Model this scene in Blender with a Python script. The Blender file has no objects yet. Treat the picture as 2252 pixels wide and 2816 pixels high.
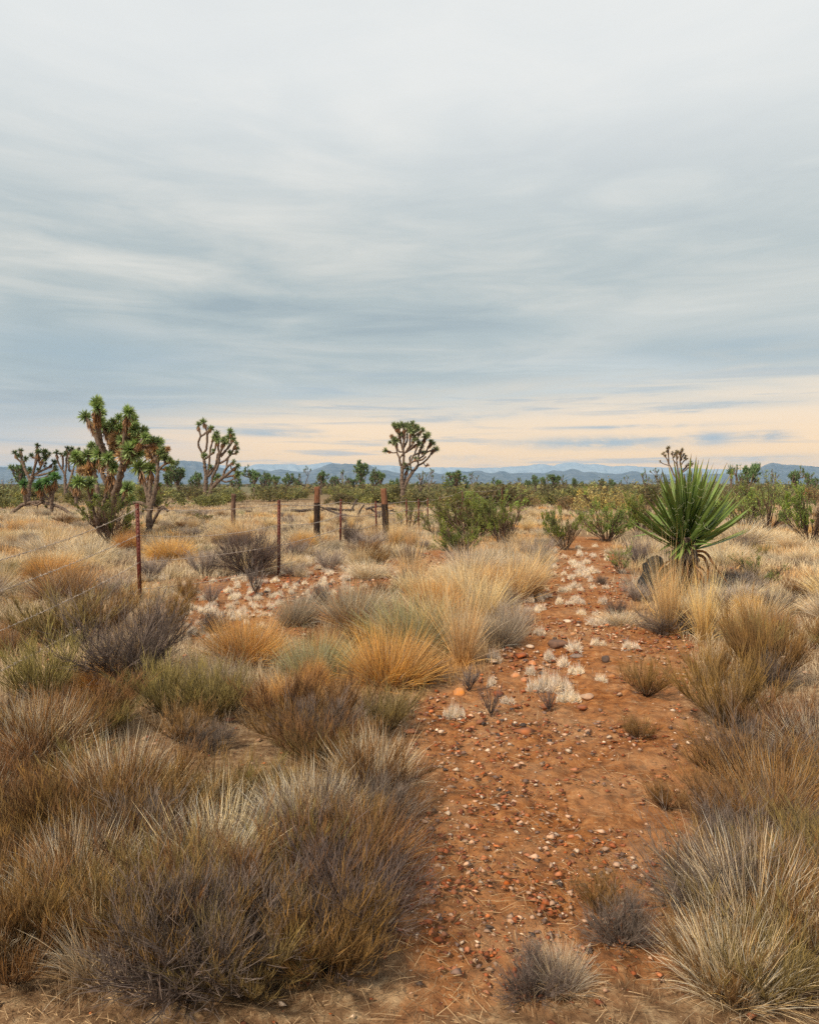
import bpy, math, random
import numpy as np
from mathutils import Vector

# ------------------------------------------------------------------ camera, world, sun, exposure
sc = bpy.context.scene
col = sc.collection
H, F, CX, HY = 1.62, 1991.0, 1126.0, 1332.0        # eye height, focal length / optical centre in px of the 2252x2816 picture
cam = bpy.data.cameras.new("camera")
cam.sensor_fit = 'HORIZONTAL'; cam.sensor_width = 36.0
cam.lens = 36.0 * F / 2252.0
cam.shift_y = -(1408.0 - HY) / 2252.0
cam.clip_start = 0.05; cam.clip_end = 60000.0
camo = bpy.data.objects.new("camera", cam); col.objects.link(camo)
camo.location = (0, 0, H); camo.rotation_euler = (math.radians(90), 0, 0)
sc.camera = camo

SUN_EL, SUN_AZ = math.radians(44), math.radians(222)   # azimuth from +Y clockwise: behind the camera, a little to one side
world = bpy.data.worlds.new("World"); sc.world = world; world.use_nodes = True
def build_world():
    nt = world.node_tree; N = nt.nodes; L = nt.links; N.clear()
    def n(t, **k):
        x = N.new(t)
        for a, b in k.items(): setattr(x, a, b)
        return x
    def m(op, a, b=None, c=None, clamp=False):
        x = n('ShaderNodeMath', operation=op); x.use_clamp = clamp
        for i, v in enumerate((a, b, c)):
            if v is None: continue
            if isinstance(v, (int, float)): x.inputs[i].default_value = v
            else: L.new(v, x.inputs[i])
        return x.outputs[0]
    def comb(x, y, z=0.0):
        c = n('ShaderNodeCombineXYZ')
        for i, v in enumerate((x, y, z)):
            if isinstance(v, (int, float)): c.inputs[i].default_value = v
            else: L.new(v, c.inputs[i])
        return c.outputs[0]
    def noise(vec, scale, detail=4, rough=0.5, dist=0.0):
        x = n('ShaderNodeTexNoise'); L.new(vec, x.inputs['Vector'])
        x.inputs['Scale'].default_value = scale; x.inputs['Detail'].default_value = detail
        x.inputs['Roughness'].default_value = rough; x.inputs['Distortion'].default_value = dist
        return x.outputs['Fac']
    def ramp(v, pts):
        r = n('ShaderNodeValToRGB'); L.new(v, r.inputs[0]); e = r.color_ramp.elements
        while len(e) < len(pts): e.new(0.5)
        for q, (p, c) in zip(e, pts):
            q.position = p; q.color = (c[0], c[1], c[2], 1) if not isinstance(c, (int, float)) else (c, c, c, 1)
        return r.outputs[0]
    def sstep(v, a, b):
        x = n('ShaderNodeMapRange', interpolation_type='SMOOTHSTEP'); L.new(v, x.inputs[0])
        x.inputs[1].default_value = a; x.inputs[2].default_value = b
        return x.outputs[0]
    def mix(f, a, b):
        x = n('ShaderNodeMix', data_type='RGBA')
        if isinstance(f, (int, float)): x.inputs[0].default_value = f
        else: L.new(f, x.inputs[0])
        for i, v in ((6, a), (7, b)):
            if isinstance(v, tuple): x.inputs[i].default_value = (v[0], v[1], v[2], 1)
            else: L.new(v, x.inputs[i])
        return x.outputs[2]
    tc = n('ShaderNodeTexCoord'); sp = n('ShaderNodeSeparateXYZ'); L.new(tc.outputs['Generated'], sp.inputs[0])
    X, Y, Z = sp.outputs
    az = m('ARCTAN2', X, Y)
    el = m('ARCSINE', Z)
    # cloud layer coordinates: streaks squeeze towards the horizon like a flat layer seen edge-on
    lel = m('LOGARITHM', m('ADD', m('MAXIMUM', el, 0.0), 0.10), 2.718)
    big = noise(comb(m('MULTIPLY', az, 1.5), m('MULTIPLY', lel, 2.3), 3.1), 1.5, 4, .45, .5)
    mid = noise(comb(m('MULTIPLY', az, 2.2), m('MULTIPLY', lel, 5.2), 7.7), 2.0, 9, .62, .6)
    fine = noise(comb(m('MULTIPLY', az, 3.0), m('MULTIPLY', el, 46.0), 1.7), 1.6, 6, .6, .4)
    puff = noise(comb(m('MULTIPLY', az, 22.0), m('MULTIPLY', el, 60.0), 5.5), 1.0, 5, .6, .2)
    warp = m('MULTIPLY', m('SUBTRACT', mid, .5), .085)
    e2 = m('ADD', el, warp)
    # open glow under the cloud deck, wide in the middle and the east, thin towards the west
    azl = sstep(az, -0.62, -0.10)
    top = m('ADD', m('MULTIPLY', azl, .075), m('ADD', .022, m('MULTIPLY', sstep(az, .0, .45), .025)))
    glow = m('SUBTRACT', 1.0, sstep(m('SUBTRACT', e2, top), -.025, .05))
    # deck colours
    v = m('ADD', m('MULTIPLY', big, .55), m('MULTIPLY', mid, .45))
    deck = ramp(v, [(.36, (.385, .465, .50)), (.46, (.485, .555, .565)), (.56, (.63, .66, .635)), (.66, (.76, .76, .71))])
    # brighter lighter deck to the east and higher up
    deck = mix(m('MULTIPLY', sstep(az, -.25, .5), .30), deck, (.70, .735, .71))
    deck = mix(m('MULTIPLY', sstep(el, .24, .55), .80), deck, (.93, .94, .93))
    deck = mix(m('MULTIPLY', sstep(el, .62, .95), .85), deck, (.40, .43, .46))  # dark deck overhead, out of view, added to cut ambient fill
    glowc = ramp(m('MULTIPLY', m('MAXIMUM', el, 0), 4.0), [(0.0, (2.10, 1.02, .22)), (.12, (1.70, 1.0, .34)), (.24, (1.38, .93, .50)), (.40, (1.10, .88, .64)), (.6, (.94, .84, .70))])
    c = mix(glow, deck, glowc)
    # pink-grey veil to the west low down
    c = mix(m('MULTIPLY', m('SUBTRACT', 1.0, sstep(az, -.45, -.12)), m('MULTIPLY', m('SUBTRACT', 1.0, sstep(el, .03, .16)), .45)), c, (.72, .64, .62))
    # thin blue-grey streaks in the glow
    st = m('MULTIPLY', sstep(fine, .52, .66), m('SUBTRACT', 1.0, sstep(el, .10, .20)))
    c = mix(m('MULTIPLY', st, .60), c, (.44, .52, .59))
    def spot(a0, e0, wa, we, amp, colr, soft=.6, c=c):
        pass
    def gauss(a0, e0, wa, we):
        a_ = m('DIVIDE', m('SUBTRACT', az, a0), wa); e_ = m('DIVIDE', m('SUBTRACT', m('ADD', el, m('MULTIPLY', warp, .12)), e0), we)
        r = m('ADD', m('MULTIPLY', a_, a_), m('MULTIPLY', e_, e_))
        return m('POWER', 2.718, m('MULTIPLY', r, -1.0))
    def sky_at(x, y): return math.atan((x - CX) / F), math.atan((HY - y) / F * math.cos(math.atan((x - CX) / F)))
    for (x, y, wx, wy, amp, cc) in [
            (730, 1190, 95, 11, .85, (.42, .52, .60)), (660, 1183, 60, 8, .6, (.44, .53, .60)), (880, 1200, 60, 5, .6, (.50, .56, .60)),
            (1250, 1258, 90, 7, .7, (.46, .55, .62)), (905, 1248, 50, 5, .5, (.52, .55, .60)),
            (1640, 1218, 230, 16, 1.0, (.47, .55, .60)), (1700, 1175, 240, 6, .9, (.50, .56, .60)),
            (1960, 1205, 50, 16, 1.0, (.50, .56, .61)), (2110, 1197, 45, 13, 1.0, (.42, .50, .57)), (2060, 1262, 130, 9, .6, (.52, .58, .62)),
            (2050, 955, 330, 42, .75, (.38, .49, .56)), (1560, 900, 330, 30, .4, (.46, .56, .60)), (260, 960, 330, 75, .6, (.37, .49, .57)),
            (860, 1085, 190, 26, .5, (.42, .53, .60)), (1330, 1140, 220, 10, .5, (.55, .60, .62)), (1900, 1112, 300, 14, .55, (.50, .57, .60)),
            (1650, 1020, 260, 34, .6, (.76, .80, .79)), (1520, 1060, 300, 28, .4, (.72, .76, .76)), (900, 1165, 260, 10, .35, (1.0, .80, .60)),
            (1300, 1200, 420, 40, .30, (1.0, .80, .56)), (450, 1225, 200, 22, .35, (.90, .74, .64))]:
        a0, e0 = sky_at(x, y)
        g = m('MULTIPLY', gauss(a0, e0, wx / F, wy / F), amp)
        g = m('MULTIPLY', g, m('ADD', m('MULTIPLY', sstep(puff if wx < 260 and wy < 20 else mid, .36, .60), .75), .25))
        c = mix(g, c, cc)
    c = mix(sstep(el, 0.0, -.03), c, (.30, .26, .22))
    sky = n('ShaderNodeTexSky', sky_type='NISHITA'); sky.sun_disc = False
    sky.sun_elevation = SUN_EL; sky.sun_rotation = SUN_AZ
    b1 = n('ShaderNodeBackground'); L.new(sky.outputs[0], b1.inputs[0]); b1.inputs[1].default_value = 0.05
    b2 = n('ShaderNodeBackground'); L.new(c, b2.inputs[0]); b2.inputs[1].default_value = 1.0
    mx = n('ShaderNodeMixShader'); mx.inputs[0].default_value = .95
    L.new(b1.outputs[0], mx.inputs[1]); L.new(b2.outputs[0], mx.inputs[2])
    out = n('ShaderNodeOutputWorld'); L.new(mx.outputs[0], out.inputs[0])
build_world()
sl = bpy.data.lights.new("sun", 'SUN'); sl.energy = 4.7; sl.angle = math.radians(5); sl.color = (1.0, .84, .62)
so = bpy.data.objects.new("sun", sl); col.objects.link(so)
sd = Vector((math.sin(SUN_AZ) * math.cos(SUN_EL), math.cos(SUN_AZ) * math.cos(SUN_EL), math.sin(SUN_EL)))
so.rotation_euler = sd.to_track_quat('Z', 'Y').to_euler()
sc.view_settings.view_transform = 'Standard'; sc.view_settings.look = 'None'
sc.view_settings.exposure = 0.0; sc.view_settings.gamma = 1.0
sc.cycles.use_denoising = False; sc.cycles.adaptive_threshold = .005; sc.cycles.max_bounces = 5; sc.cycles.diffuse_bounces = 3; sc.cycles.volume_bounces = 1
sc.cycles.transparent_max_bounces = 8

# ------------------------------------------------------------------ helpers
R = np.random.default_rng(7); random.seed(7)
def src(u, v): return 102 + u / .84180, 832 + v / .84180         # picture frame shown 1724 px wide -> photo px
def _h(ix, iy, s):
    n = (ix * 374761393 + iy * 668265263 + s * 1442695041) & 0xffffffff
    n = ((n ^ (n >> 13)) * 1274126177) & 0xffffffff
    return ((n ^ (n >> 16)) & 0xffffff) / float(0xffffff)
def vnoise(x, y, s=0):
    x = np.asarray(x, float); y = np.asarray(y, float)
    ix = np.floor(x).astype(np.int64); iy = np.floor(y).astype(np.int64); fx = x - ix; fy = y - iy
    fx = fx * fx * (3 - 2 * fx); fy = fy * fy * (3 - 2 * fy)
    a = _h(ix, iy, s); b = _h(ix + 1, iy, s); c = _h(ix, iy + 1, s); d = _h(ix + 1, iy + 1, s)
    return (a * (1 - fx) + b * fx) * (1 - fy) + (c * (1 - fx) + d * fx) * fy
def fbm(x, y, s=0, o=4):
    t = 0; a = .5; q = 0
    for i in range(o):
        t = t + a * vnoise(np.asarray(x) * 2 ** i + 17.3 * i, np.asarray(y) * 2 ** i - 9.1 * i, s + i); q += a; a *= .5
    return t / q
def gh(x, y):
    """height of the ground"""
    x = np.asarray(x, float); y = np.asarray(y, float); r = np.hypot(x, y)
    w = np.clip((r - 1.0) / 3, 0, 1)
    return (fbm(x * .35, y * .35, 3, 3) - .5) * .10 * w + (fbm(x * 1.7, y * 1.7, 9, 3) - .5) * .05 * np.clip(40 / (r + 1), 0, 1)
def gp(px, py):
    """photo pixel of a base on the ground -> X, Y"""
    D = H * F / max(py - HY, 3.0)
    return (px - CX) / F * D, D
def rootz(x, y): return float(gh(x, y))

def mk(name, V, Q=None, T=None, C=None, mat=None, smooth=False, parent=None, link=True, loc=None):
    V = np.asarray(V, np.float32).reshape(-1, 3)
    me = bpy.data.meshes.new(name)
    Q = np.zeros((0, 4), np.int32) if Q is None else np.asarray(Q, np.int32).reshape(-1, 4)
    T = np.zeros((0, 3), np.int32) if T is None else np.asarray(T, np.int32).reshape(-1, 3)
    me.vertices.add(len(V)); me.vertices.foreach_set('co', V.ravel())
    loops = np.concatenate([Q.ravel(), T.ravel()]).astype(np.int32)
    me.loops.add(len(loops)); me.loops.foreach_set('vertex_index', loops)
    npl = len(Q) + len(T)
    me.polygons.add(npl)
    ls = np.concatenate([np.arange(len(Q)) * 4, len(Q) * 4 + np.arange(len(T)) * 3]).astype(np.int32)
    me.polygons.foreach_set('loop_start', ls)
    if smooth: me.polygons.foreach_set('use_smooth', np.ones(npl, bool))
    me.update(calc_edges=True)
    if C is not None:
        a = me.color_attributes.new('col', 'FLOAT_COLOR', 'POINT')
        C = np.asarray(C, np.float32)
        if C.shape[1] == 3: C = np.concatenate([C, np.ones((len(C), 1), np.float32)], 1)
        a.data.foreach_set('color', C.ravel())
    if mat: me.materials.append(mat)
    if not link: return me
    o = bpy.data.objects.new(name, me); col.objects.link(o)
    if parent: o.parent = parent
    if loc: o.location = loc
    return o
class Bag:
    def __init__(s): s.V = []; s.Q = []; s.T = []; s.C = []; s.n = 0
    def add(s, V, Q=None, T=None, C=None):
        V = np.asarray(V, float).reshape(-1, 3)
        if Q is not None and len(Q): s.Q.append(np.asarray(Q) + s.n)
        if T is not None and len(T): s.T.append(np.asarray(T) + s.n)
        if C is None: C = np.full((len(V), 3), .5)
        C = np.asarray(C, float)
        if C.ndim == 1: C = np.tile(C, (len(V), 1))
        s.V.append(V); s.C.append(C); s.n += len(V)
    def get(s):
        return (np.concatenate(s.V), np.concatenate(s.Q) if s.Q else None, np.concatenate(s.T) if s.T else None, np.concatenate(s.C))
    def make(s, name, mat, **k):
        V, Q, T, C = s.get(); return mk(name, V, Q, T, C, mat, **k)
def nrm(a): return a / np.maximum(np.linalg.norm(a, axis=-1, keepdims=True), 1e-9)
def blades(P, Dr, L, W, droop, c0, c1, segs=3, curl=None, taper=1.4, cpow=1.0):
    """ribbons: roots P, directions Dr, length, width, droop; colour c0 at the root to c1 at the tip"""
    n = len(P); L = np.broadcast_to(L, n).astype(float); W = np.broadcast_to(W, n).astype(float); droop = np.broadcast_to(droop, n).astype(float)
    Dr = nrm(Dr); side = nrm(np.cross(Dr, nrm(R.normal(size=(n, 3)))))
    cu = nrm(np.cross(Dr, side)) * (R.normal(size=(n, 1)) * (.12 if curl is None else curl))
    c0 = np.broadcast_to(c0, (n, 3)); c1 = np.broadcast_to(c1, (n, 3))
    V = []; C = []
    for k in range(segs + 1):
        t = k / segs
        c = P + Dr * (L * t)[:, None] + cu * (L * t * t)[:, None]
        c[:, 2] -= droop * L * t * t
        cc = c0 + (c1 - c0) * t ** cpow
        if k == segs: V.append(c[:, None]); C.append(cc[:, None])
        else:
            w = (W * .5 * (1 - t ** taper * .8))[:, None] * side
            V.append(np.stack([c - w, c + w], 1)); C.append(np.stack([cc, cc], 1))
    V = np.concatenate(V, 1); C = np.concatenate(C, 1); m = V.shape[1]
    base = (np.arange(n) * m)[:, None]
    Q = [base + np.array([[2 * k, 2 * k + 1, 2 * k + 3, 2 * k + 2]]) for k in range(segs - 1)]
    Q = np.concatenate(Q) if Q else None
    T = base + np.array([[2 * (segs - 1), 2 * (segs - 1) + 1, 2 * segs]])
    return V.reshape(-1, 3), Q, T, C.reshape(-1, 3)
def tube(path, rad, sides=6, rough=0.0, cap=True):
    path = np.asarray(path, float); k = len(path); rad = np.broadcast_to(rad, k).astype(float)
    t = np.gradient(path, axis=0); t = nrm(t)
    ref = np.array([0.31, 0.9, 0.2]); a = nrm(np.cross(t, ref)); b = np.cross(t, a)
    th = np.arange(sides) / sides * 2 * math.pi
    rr = rad[:, None] * (1 + rough * (R.random((k, sides)) - .5) * 2)
    V = path[:, None, :] + rr[..., None] * (np.cos(th)[None, :, None] * a[:, None, :] + np.sin(th)[None, :, None] * b[:, None, :])
    i = np.arange(k - 1)[:, None] * sides; j = np.arange(sides)[None, :]; j2 = (j + 1) % sides
    Q = np.stack([i + j, i + j2, i + sides + j2, i + sides + j], -1).reshape(-1, 4)
    V = V.reshape(-1, 3); T = None
    if cap:
        V = np.concatenate([V, path[:1], path[-1:]]); c0 = k * sides
        jj = np.arange(sides); jn = (jj + 1) % sides
        T = np.concatenate([np.stack([np.full(sides, c0), jn, jj], -1), np.stack([np.full(sides, c0 + 1), (k - 1) * sides + jj, (k - 1) * sides + jn], -1)])
    return V, Q, T
def resample(path, step):
    path = np.asarray(path, float); d = np.concatenate([[0], np.cumsum(np.linalg.norm(np.diff(path, axis=0), axis=1))])
    n = max(3, int(d[-1] / step) + 2); t = np.linspace(0, d[-1], n)
    out = np.stack([np.interp(t, d, path[:, i]) for i in range(path.shape[1])], 1)
    for _ in range(2): out[1:-1] = (out[:-2] + 2 * out[1:-1] + out[2:]) / 4
    return out, t / max(d[-1], 1e-9)

# ------------------------------------------------------------------ materials
def mat_base(name):
    m = bpy.data.materials.new(name); m.use_nodes = True; nt = m.node_tree
    return m, nt, nt.nodes['Principled BSDF'], nt.nodes['Material Output']
def mat_plant(name, transl=.25, rough=.75, vary=.25, nscale=9.0, namp=.35):
    """colour attribute, varied per object and by noise, with light passing through thin leaves"""
    m, nt, b, out = mat_base(name); N = nt.nodes; L = nt.links
    at = N.new('ShaderNodeAttribute'); at.attribute_name = 'col'
    oi = N.new('ShaderNodeObjectInfo'); tc = N.new('ShaderNodeTexCoord')
    nz = N.new('ShaderNodeTexNoise'); nz.inputs['Scale'].default_value = nscale; nz.inputs['Detail'].default_value = 3; L.new(tc.outputs['Object'], nz.inputs['Vector'])
    hs = N.new('ShaderNodeHueSaturation')
    def mr(v, a, c, lo, hi):
        x = N.new('ShaderNodeMapRange'); L.new(v, x.inputs[0]); x.inputs[1].default_value = a; x.inputs[2].default_value = c; x.inputs[3].default_value = lo; x.inputs[4].default_value = hi
        return x.outputs[0]
    L.new(mr(oi.outputs['Random'], 0, 1, .5 - .02 * vary * 4, .5 + .02 * vary * 4), hs.inputs['Hue'])
    L.new(mr(nz.outputs['Fac'], .3, .7, 1 - namp * .4, 1 + namp * .4), hs.inputs['Saturation'])
    mm = N.new('ShaderNodeMath'); mm.operation = 'MULTIPLY'
    L.new(mr(oi.outputs['Random'], 0, 1, 1 - vary, 1 + vary), mm.inputs[0]); L.new(mr(nz.outputs['Fac'], .3, .7, 1 - namp, 1 + namp), mm.inputs[1])
    L.new(mm.outputs[0], hs.inputs['Value']); L.new(at.outputs['Color'], hs.inputs['Color'])
    L.new(hs.outputs[0], b.inputs['Base Color']); b.inputs['Roughness'].default_value = rough
    b.inputs['Specular IOR Level'].default_value = .25
    if transl > 0:
        tr = N.new('ShaderNodeBsdfTranslucent'); L.new(hs.outputs[0], tr.inputs[0])
        mx = N.new('ShaderNodeMixShader'); mx.inputs[0].default_value = transl
        L.new(b.outputs[0], mx.inputs[1]); L.new(tr.outputs[0], mx.inputs[2]); L.new(mx.outputs[0], out.inputs[0])
    return m
def mat_solid(name, c1, c2, scale=8, rough=.8, bump=.3, stretch=(1, 1, 1), spec=.3, detail=6, pos=(.35, .65), bdist=.02):
    m, nt, b, out = mat_base(name); N = nt.nodes; L = nt.links
    tc = N.new('ShaderNodeTexCoord'); mp = N.new('ShaderNodeMapping'); mp.inputs['Scale'].default_value = stretch; L.new(tc.outputs['Object'], mp.inputs[0])
    nz = N.new('ShaderNodeTexNoise'); nz.inputs['Scale'].default_value = scale; nz.inputs['Detail'].default_value = detail; nz.inputs['Roughness'].default_value = .65; L.new(mp.outputs[0], nz.inputs['Vector'])
    r = N.new('ShaderNodeValToRGB'); L.new(nz.outputs['Fac'], r.inputs[0]); e = r.color_ramp.elements
    e[0].position = pos[0]; e[0].color = (*c1, 1); e[1].position = pos[1]; e[1].color = (*c2, 1)
    L.new(r.outputs[0], b.inputs['Base Color']); b.inputs['Roughness'].default_value = rough; b.inputs['Specular IOR Level'].default_value = spec
    bp = N.new('ShaderNodeBump'); bp.inputs['Strength'].default_value = bump; bp.inputs['Distance'].default_value = bdist; L.new(nz.outputs['Fac'], bp.inputs['Height']); L.new(bp.outputs[0], b.inputs['Normal'])
    return m
M_grass = mat_plant('dry_grass', .25, .8, .12, 3.0, .22)
M_cover = mat_plant('field_grass', .25, .8, .0, .55, .25)
M_twig = mat_plant('twigs', .0, .85, .18, 6.0, .25)
M_leaf = mat_plant('small_leaves', .3, .6, .34, 2.5, .35)
M_joshua = mat_plant('spiky_leaves', .15, .45, .12, 3.0, .25)
M_yucca = mat_plant('yucca_leaves', .12, .42, .05, 6.0, .18)
M_bark = mat_solid('bark', (.06, .042, .034), (.25, .185, .145), 14, .9, .9, (1, 1, .45), bdist=.05)
M_log = mat_solid('weathered_wood', (.03, .022, .02), (.14, .11, .10), 9, .9, .8, (1, 1, 1), bdist=.03)
M_steel = mat_solid('rusty_red_paint', (.040, .007, .005), (.135, .022, .011), 16, .6, .3, (1, 1, .3), .4, bdist=.004)
M_wire = mat_solid('galvanised_wire', (.22, .17, .135), (.62, .53, .45), 6, .5, .1, (1, 1, 1), .5, bdist=.001)
M_stump = mat_solid('charred_wood', (.007, .006, .006), (.062, .062, .062), 11, .95, 1.0, (1, 1, .5), .2, bdist=.06)
M_rock = mat_plant('stones', 0, .85, .2, 20, .3)

def thing(name, label, cat, group=None, loc=(0, 0, 0), rz=0.0):
    o = bpy.data.objects.new(name, None); col.objects.link(o); o.location = loc; o.rotation_euler = (0, 0, rz)
    o.empty_display_size = .2
    return tag(o, label, cat, group)
def tag(o, label, cat, group=None):
    o['label'] = label; o['category'] = cat
    if group: o['group'] = group
    return o
def inst(name, me, loc, rz, s, label=None, cat=None, group=None, parent=None):
    o = bpy.data.objects.new(name, me); col.objects.link(o)
    o.location = loc; o.rotation_euler = (0, 0, rz); o.scale = s if hasattr(s, '__len__') else (s, s, s)
    if parent: o.parent = parent
    if label: tag(o, label, cat, group)
    return o

# ------------------------------------------------------------------ ground, path, soil masks
def poly_world(pts): return np.array([gp(*src(u, v)) for u, v in pts])
def inpoly(x, y, P):
    c = np.zeros(np.shape(x), bool); j = len(P) - 1
    for i in range(len(P)):
        xi, yi = P[i]; xj, yj = P[j]
        c ^= ((yi > y) != (yj > y)) & (x < (xj - xi) * (y - yi) / (yj - yi + 1e-12) + xi); j = i
    return c
TRAIL = poly_world([(880, 1620), (890, 1050), (900, 960), (905, 905), (1010, 870), (1085, 790), (1140, 730), (1130, 680), (1185, 610), (1205, 560), (1230, 540), (1330, 545), (1345, 600), (1390, 650), (1385, 740),
                    (1500, 790), (1530, 850), (1510, 960), (1530, 1050), (1560, 1620)])
CLEAR = poly_world([(300, 700), (330, 655), (420, 640), (560, 628), (640, 600), (760, 610), (850, 585), (930, 572), (985, 590), (930, 610), (860, 640), (850, 675), (700, 700), (640, 740), (610, 790), (520, 745), (420, 775), (390, 800), (330, 770)])
SANDY = poly_world([(1500, 690), (1560, 600), (1724, 610), (1850, 640), (1724, 720), (1600, 760)])
def soft(x, y, P, w):
    """soft irregular membership: mean of jittered point-in-polygon tests"""
    s = 0
    nx = (fbm(x * 1.3, y * 1.3, 21, 4) - .5) * 2.2 * w; ny = (fbm(x * 1.3 + 40, y * 1.3, 31, 4) - .5) * 2.2 * w * 1.6
    offs = [(0, 0), (.5, 0), (-.5, 0), (0, .5), (0, -.5), (.3, .3), (-.3, -.3)]
    for a, b in offs: s = s + inpoly(x + nx + a * w, y + ny + b * w, P)
    return s / len(offs)
def soilmask(x, y):
    return np.clip(soft(x, y, TRAIL, .22) + soft(x, y, CLEAR, .30), 0, 1)
def build_ground():
    fa = np.radians(42); a1 = np.linspace(-fa, fa, 620); a2 = np.linspace(fa, 2 * math.pi - fa, 60)[1:-1]
    A = np.concatenate([a1, a2]); nA = len(A)
    r = [0.25]
    while r[-1] < 26000:
        q = r[-1]; r.append(q + max(.018 if q < 12 else 0, q * (.0058 if q < 14 else .012 if q < 60 else .06)))
    r = np.array(r); nr = len(r)
    RR, AA = np.meshgrid(r, A, indexing='ij')
    X = RR * np.sin(AA); Y = RR * np.cos(AA)
    Z = gh(X, Y)
    near = np.clip((16 - RR) / 10, 0, 1)
    S = soilmask(X, Y) * (RR < 60)
    clods = (fbm(X * 9, Y * 9, 41, 4) - .5)
    Z = Z + near * (clods * .065 + (fbm(X * 28, Y * 28, 55, 2) - .5) * .012) * (.4 + .6 * S)
    Z[RR > 9000] -= 30
    V = np.stack([X, Y, Z], -1).reshape(-1, 3)
    i = np.arange(nr - 1)[:, None] * nA; j = np.arange(nA)[None, :]; j2 = (j + 1) % nA
    Q = np.stack([i + j, i + j2, i + nA + j2, i + nA + j], -1)[:, :, ::-1].reshape(-1, 4)
    # centre fan
    V = np.concatenate([V, [[0, 0, V[:nA, 2].mean()]]]); T = np.stack([np.full(nA, len(V) - 1), (np.arange(nA) + 1) % nA, np.arange(nA)], -1)
    C = np.zeros((len(V), 3)); C[:-1, 0] = S.ravel(); C[:-1, 1] = np.clip((RR.ravel() - 60) / 90, 0, 1)
    lm = (fbm(X * .5, Y * .5, 77, 3)).ravel(); C[:-1, 2] = lm
    m, nt, b, out = mat_base('desert_ground'); N = nt.nodes; L = nt.links
    at = N.new('ShaderNodeAttribute'); at.attribute_name = 'col'; sp = N.new('ShaderNodeSeparateColor'); L.new(at.outputs['Color'], sp.inputs[0])
    tc = N.new('ShaderNodeTexCoord')
    def noise(s, d=6, rg=.6):
        x = N.new('ShaderNodeTexNoise'); x.inputs['Scale'].default_value = s; x.inputs['Detail'].default_value = d; x.inputs['Roughness'].default_value = rg; L.new(tc.outputs['Object'], x.inputs['Vector']); return x.outputs['Fac']
    def ramp(v, pts):
        q = N.new('ShaderNodeValToRGB'); L.new(v, q.inputs[0]); e = q.color_ramp.elements
        while len(e) < len(pts): e.new(.5)
        for k, (p, c) in zip(e, pts): k.position = p; k.color = (*c, 1)
        return q.outputs[0]
    def mix(f, a, c):
        x = N.new('ShaderNodeMix'); x.data_type = 'RGBA'; L.new(f, x.inputs[0]); L.new(a, x.inputs[6]); L.new(c, x.inputs[7]); return x.outputs[2]
    n1 = noise(1.1); n2 = noise(14, 8, .7); n3 = noise(55, 4, .7)
    soil = ramp(n2, [(.32, (.075, .026, .010)), (.44, (.22, .080, .025)), (.56, (.34, .135, .042)), (.72, (.50, .28, .13))])
    sand = ramp(noise(3.1, 7, .7), [(.35, (.52, .37, .23)), (.65, (.24, .105, .045))])
    soil2 = mix(ramp(n1, [(.35, (0, 0, 0)), (.65, (.5, .5, .5))]), soil, sand)
    litter = ramp(n2, [(.3, (.075, .042, .024)), (.5, (.22, .135, .075)), (.7, (.46, .34, .21))])
    far = ramp(noise(.045, 5), [(.3, (.10, .10, .055)), (.5, (.17, .155, .085)), (.7, (.26, .22, .13))])
    c = mix(sp.outputs[1], litter, far); c = mix(sp.outputs[0], c, soil2)
    L.new(c, b.inputs['Base Color']); b.inputs['Roughness'].default_value = .95; b.inputs['Specular IOR Level'].default_value = .1
    bp = N.new('ShaderNodeBump'); bp.inputs['Strength'].default_value = .7; bp.inputs['Distance'].default_value = .012; L.new(n3, bp.inputs['Height'])
    b2 = N.new('ShaderNodeBump'); b2.inputs['Strength'].default_value = .6; b2.inputs['Distance'].default_value = .03; L.new(n2, b2.inputs['Height']); L.new(bp.outputs[0], b2.inputs['Normal'])
    L.new(b2.outputs[0], b.inputs['Normal'])
    # faces of the trail become an object of their own, sharing the rim
    ctr = V[Q].mean(1); nxy = soft(ctr[:, 0], ctr[:, 1], TRAIL, .22) >= .5
    def sub(name, Qs, Ts):
        use = np.unique(np.concatenate([Qs.ravel(), Ts.ravel()])); mp = np.full(len(V), -1); mp[use] = np.arange(len(use))
        return mk(name, V[use], mp[Qs], mp[Ts] if len(Ts) else None, C[use], m, smooth=True)
    g = sub('ground', Q[~nxy], T); g['kind'] = 'structure'
    p = sub('dirt_path', Q[nxy], np.zeros((0, 3), int)); p['kind'] = 'structure'
build_ground()

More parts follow.
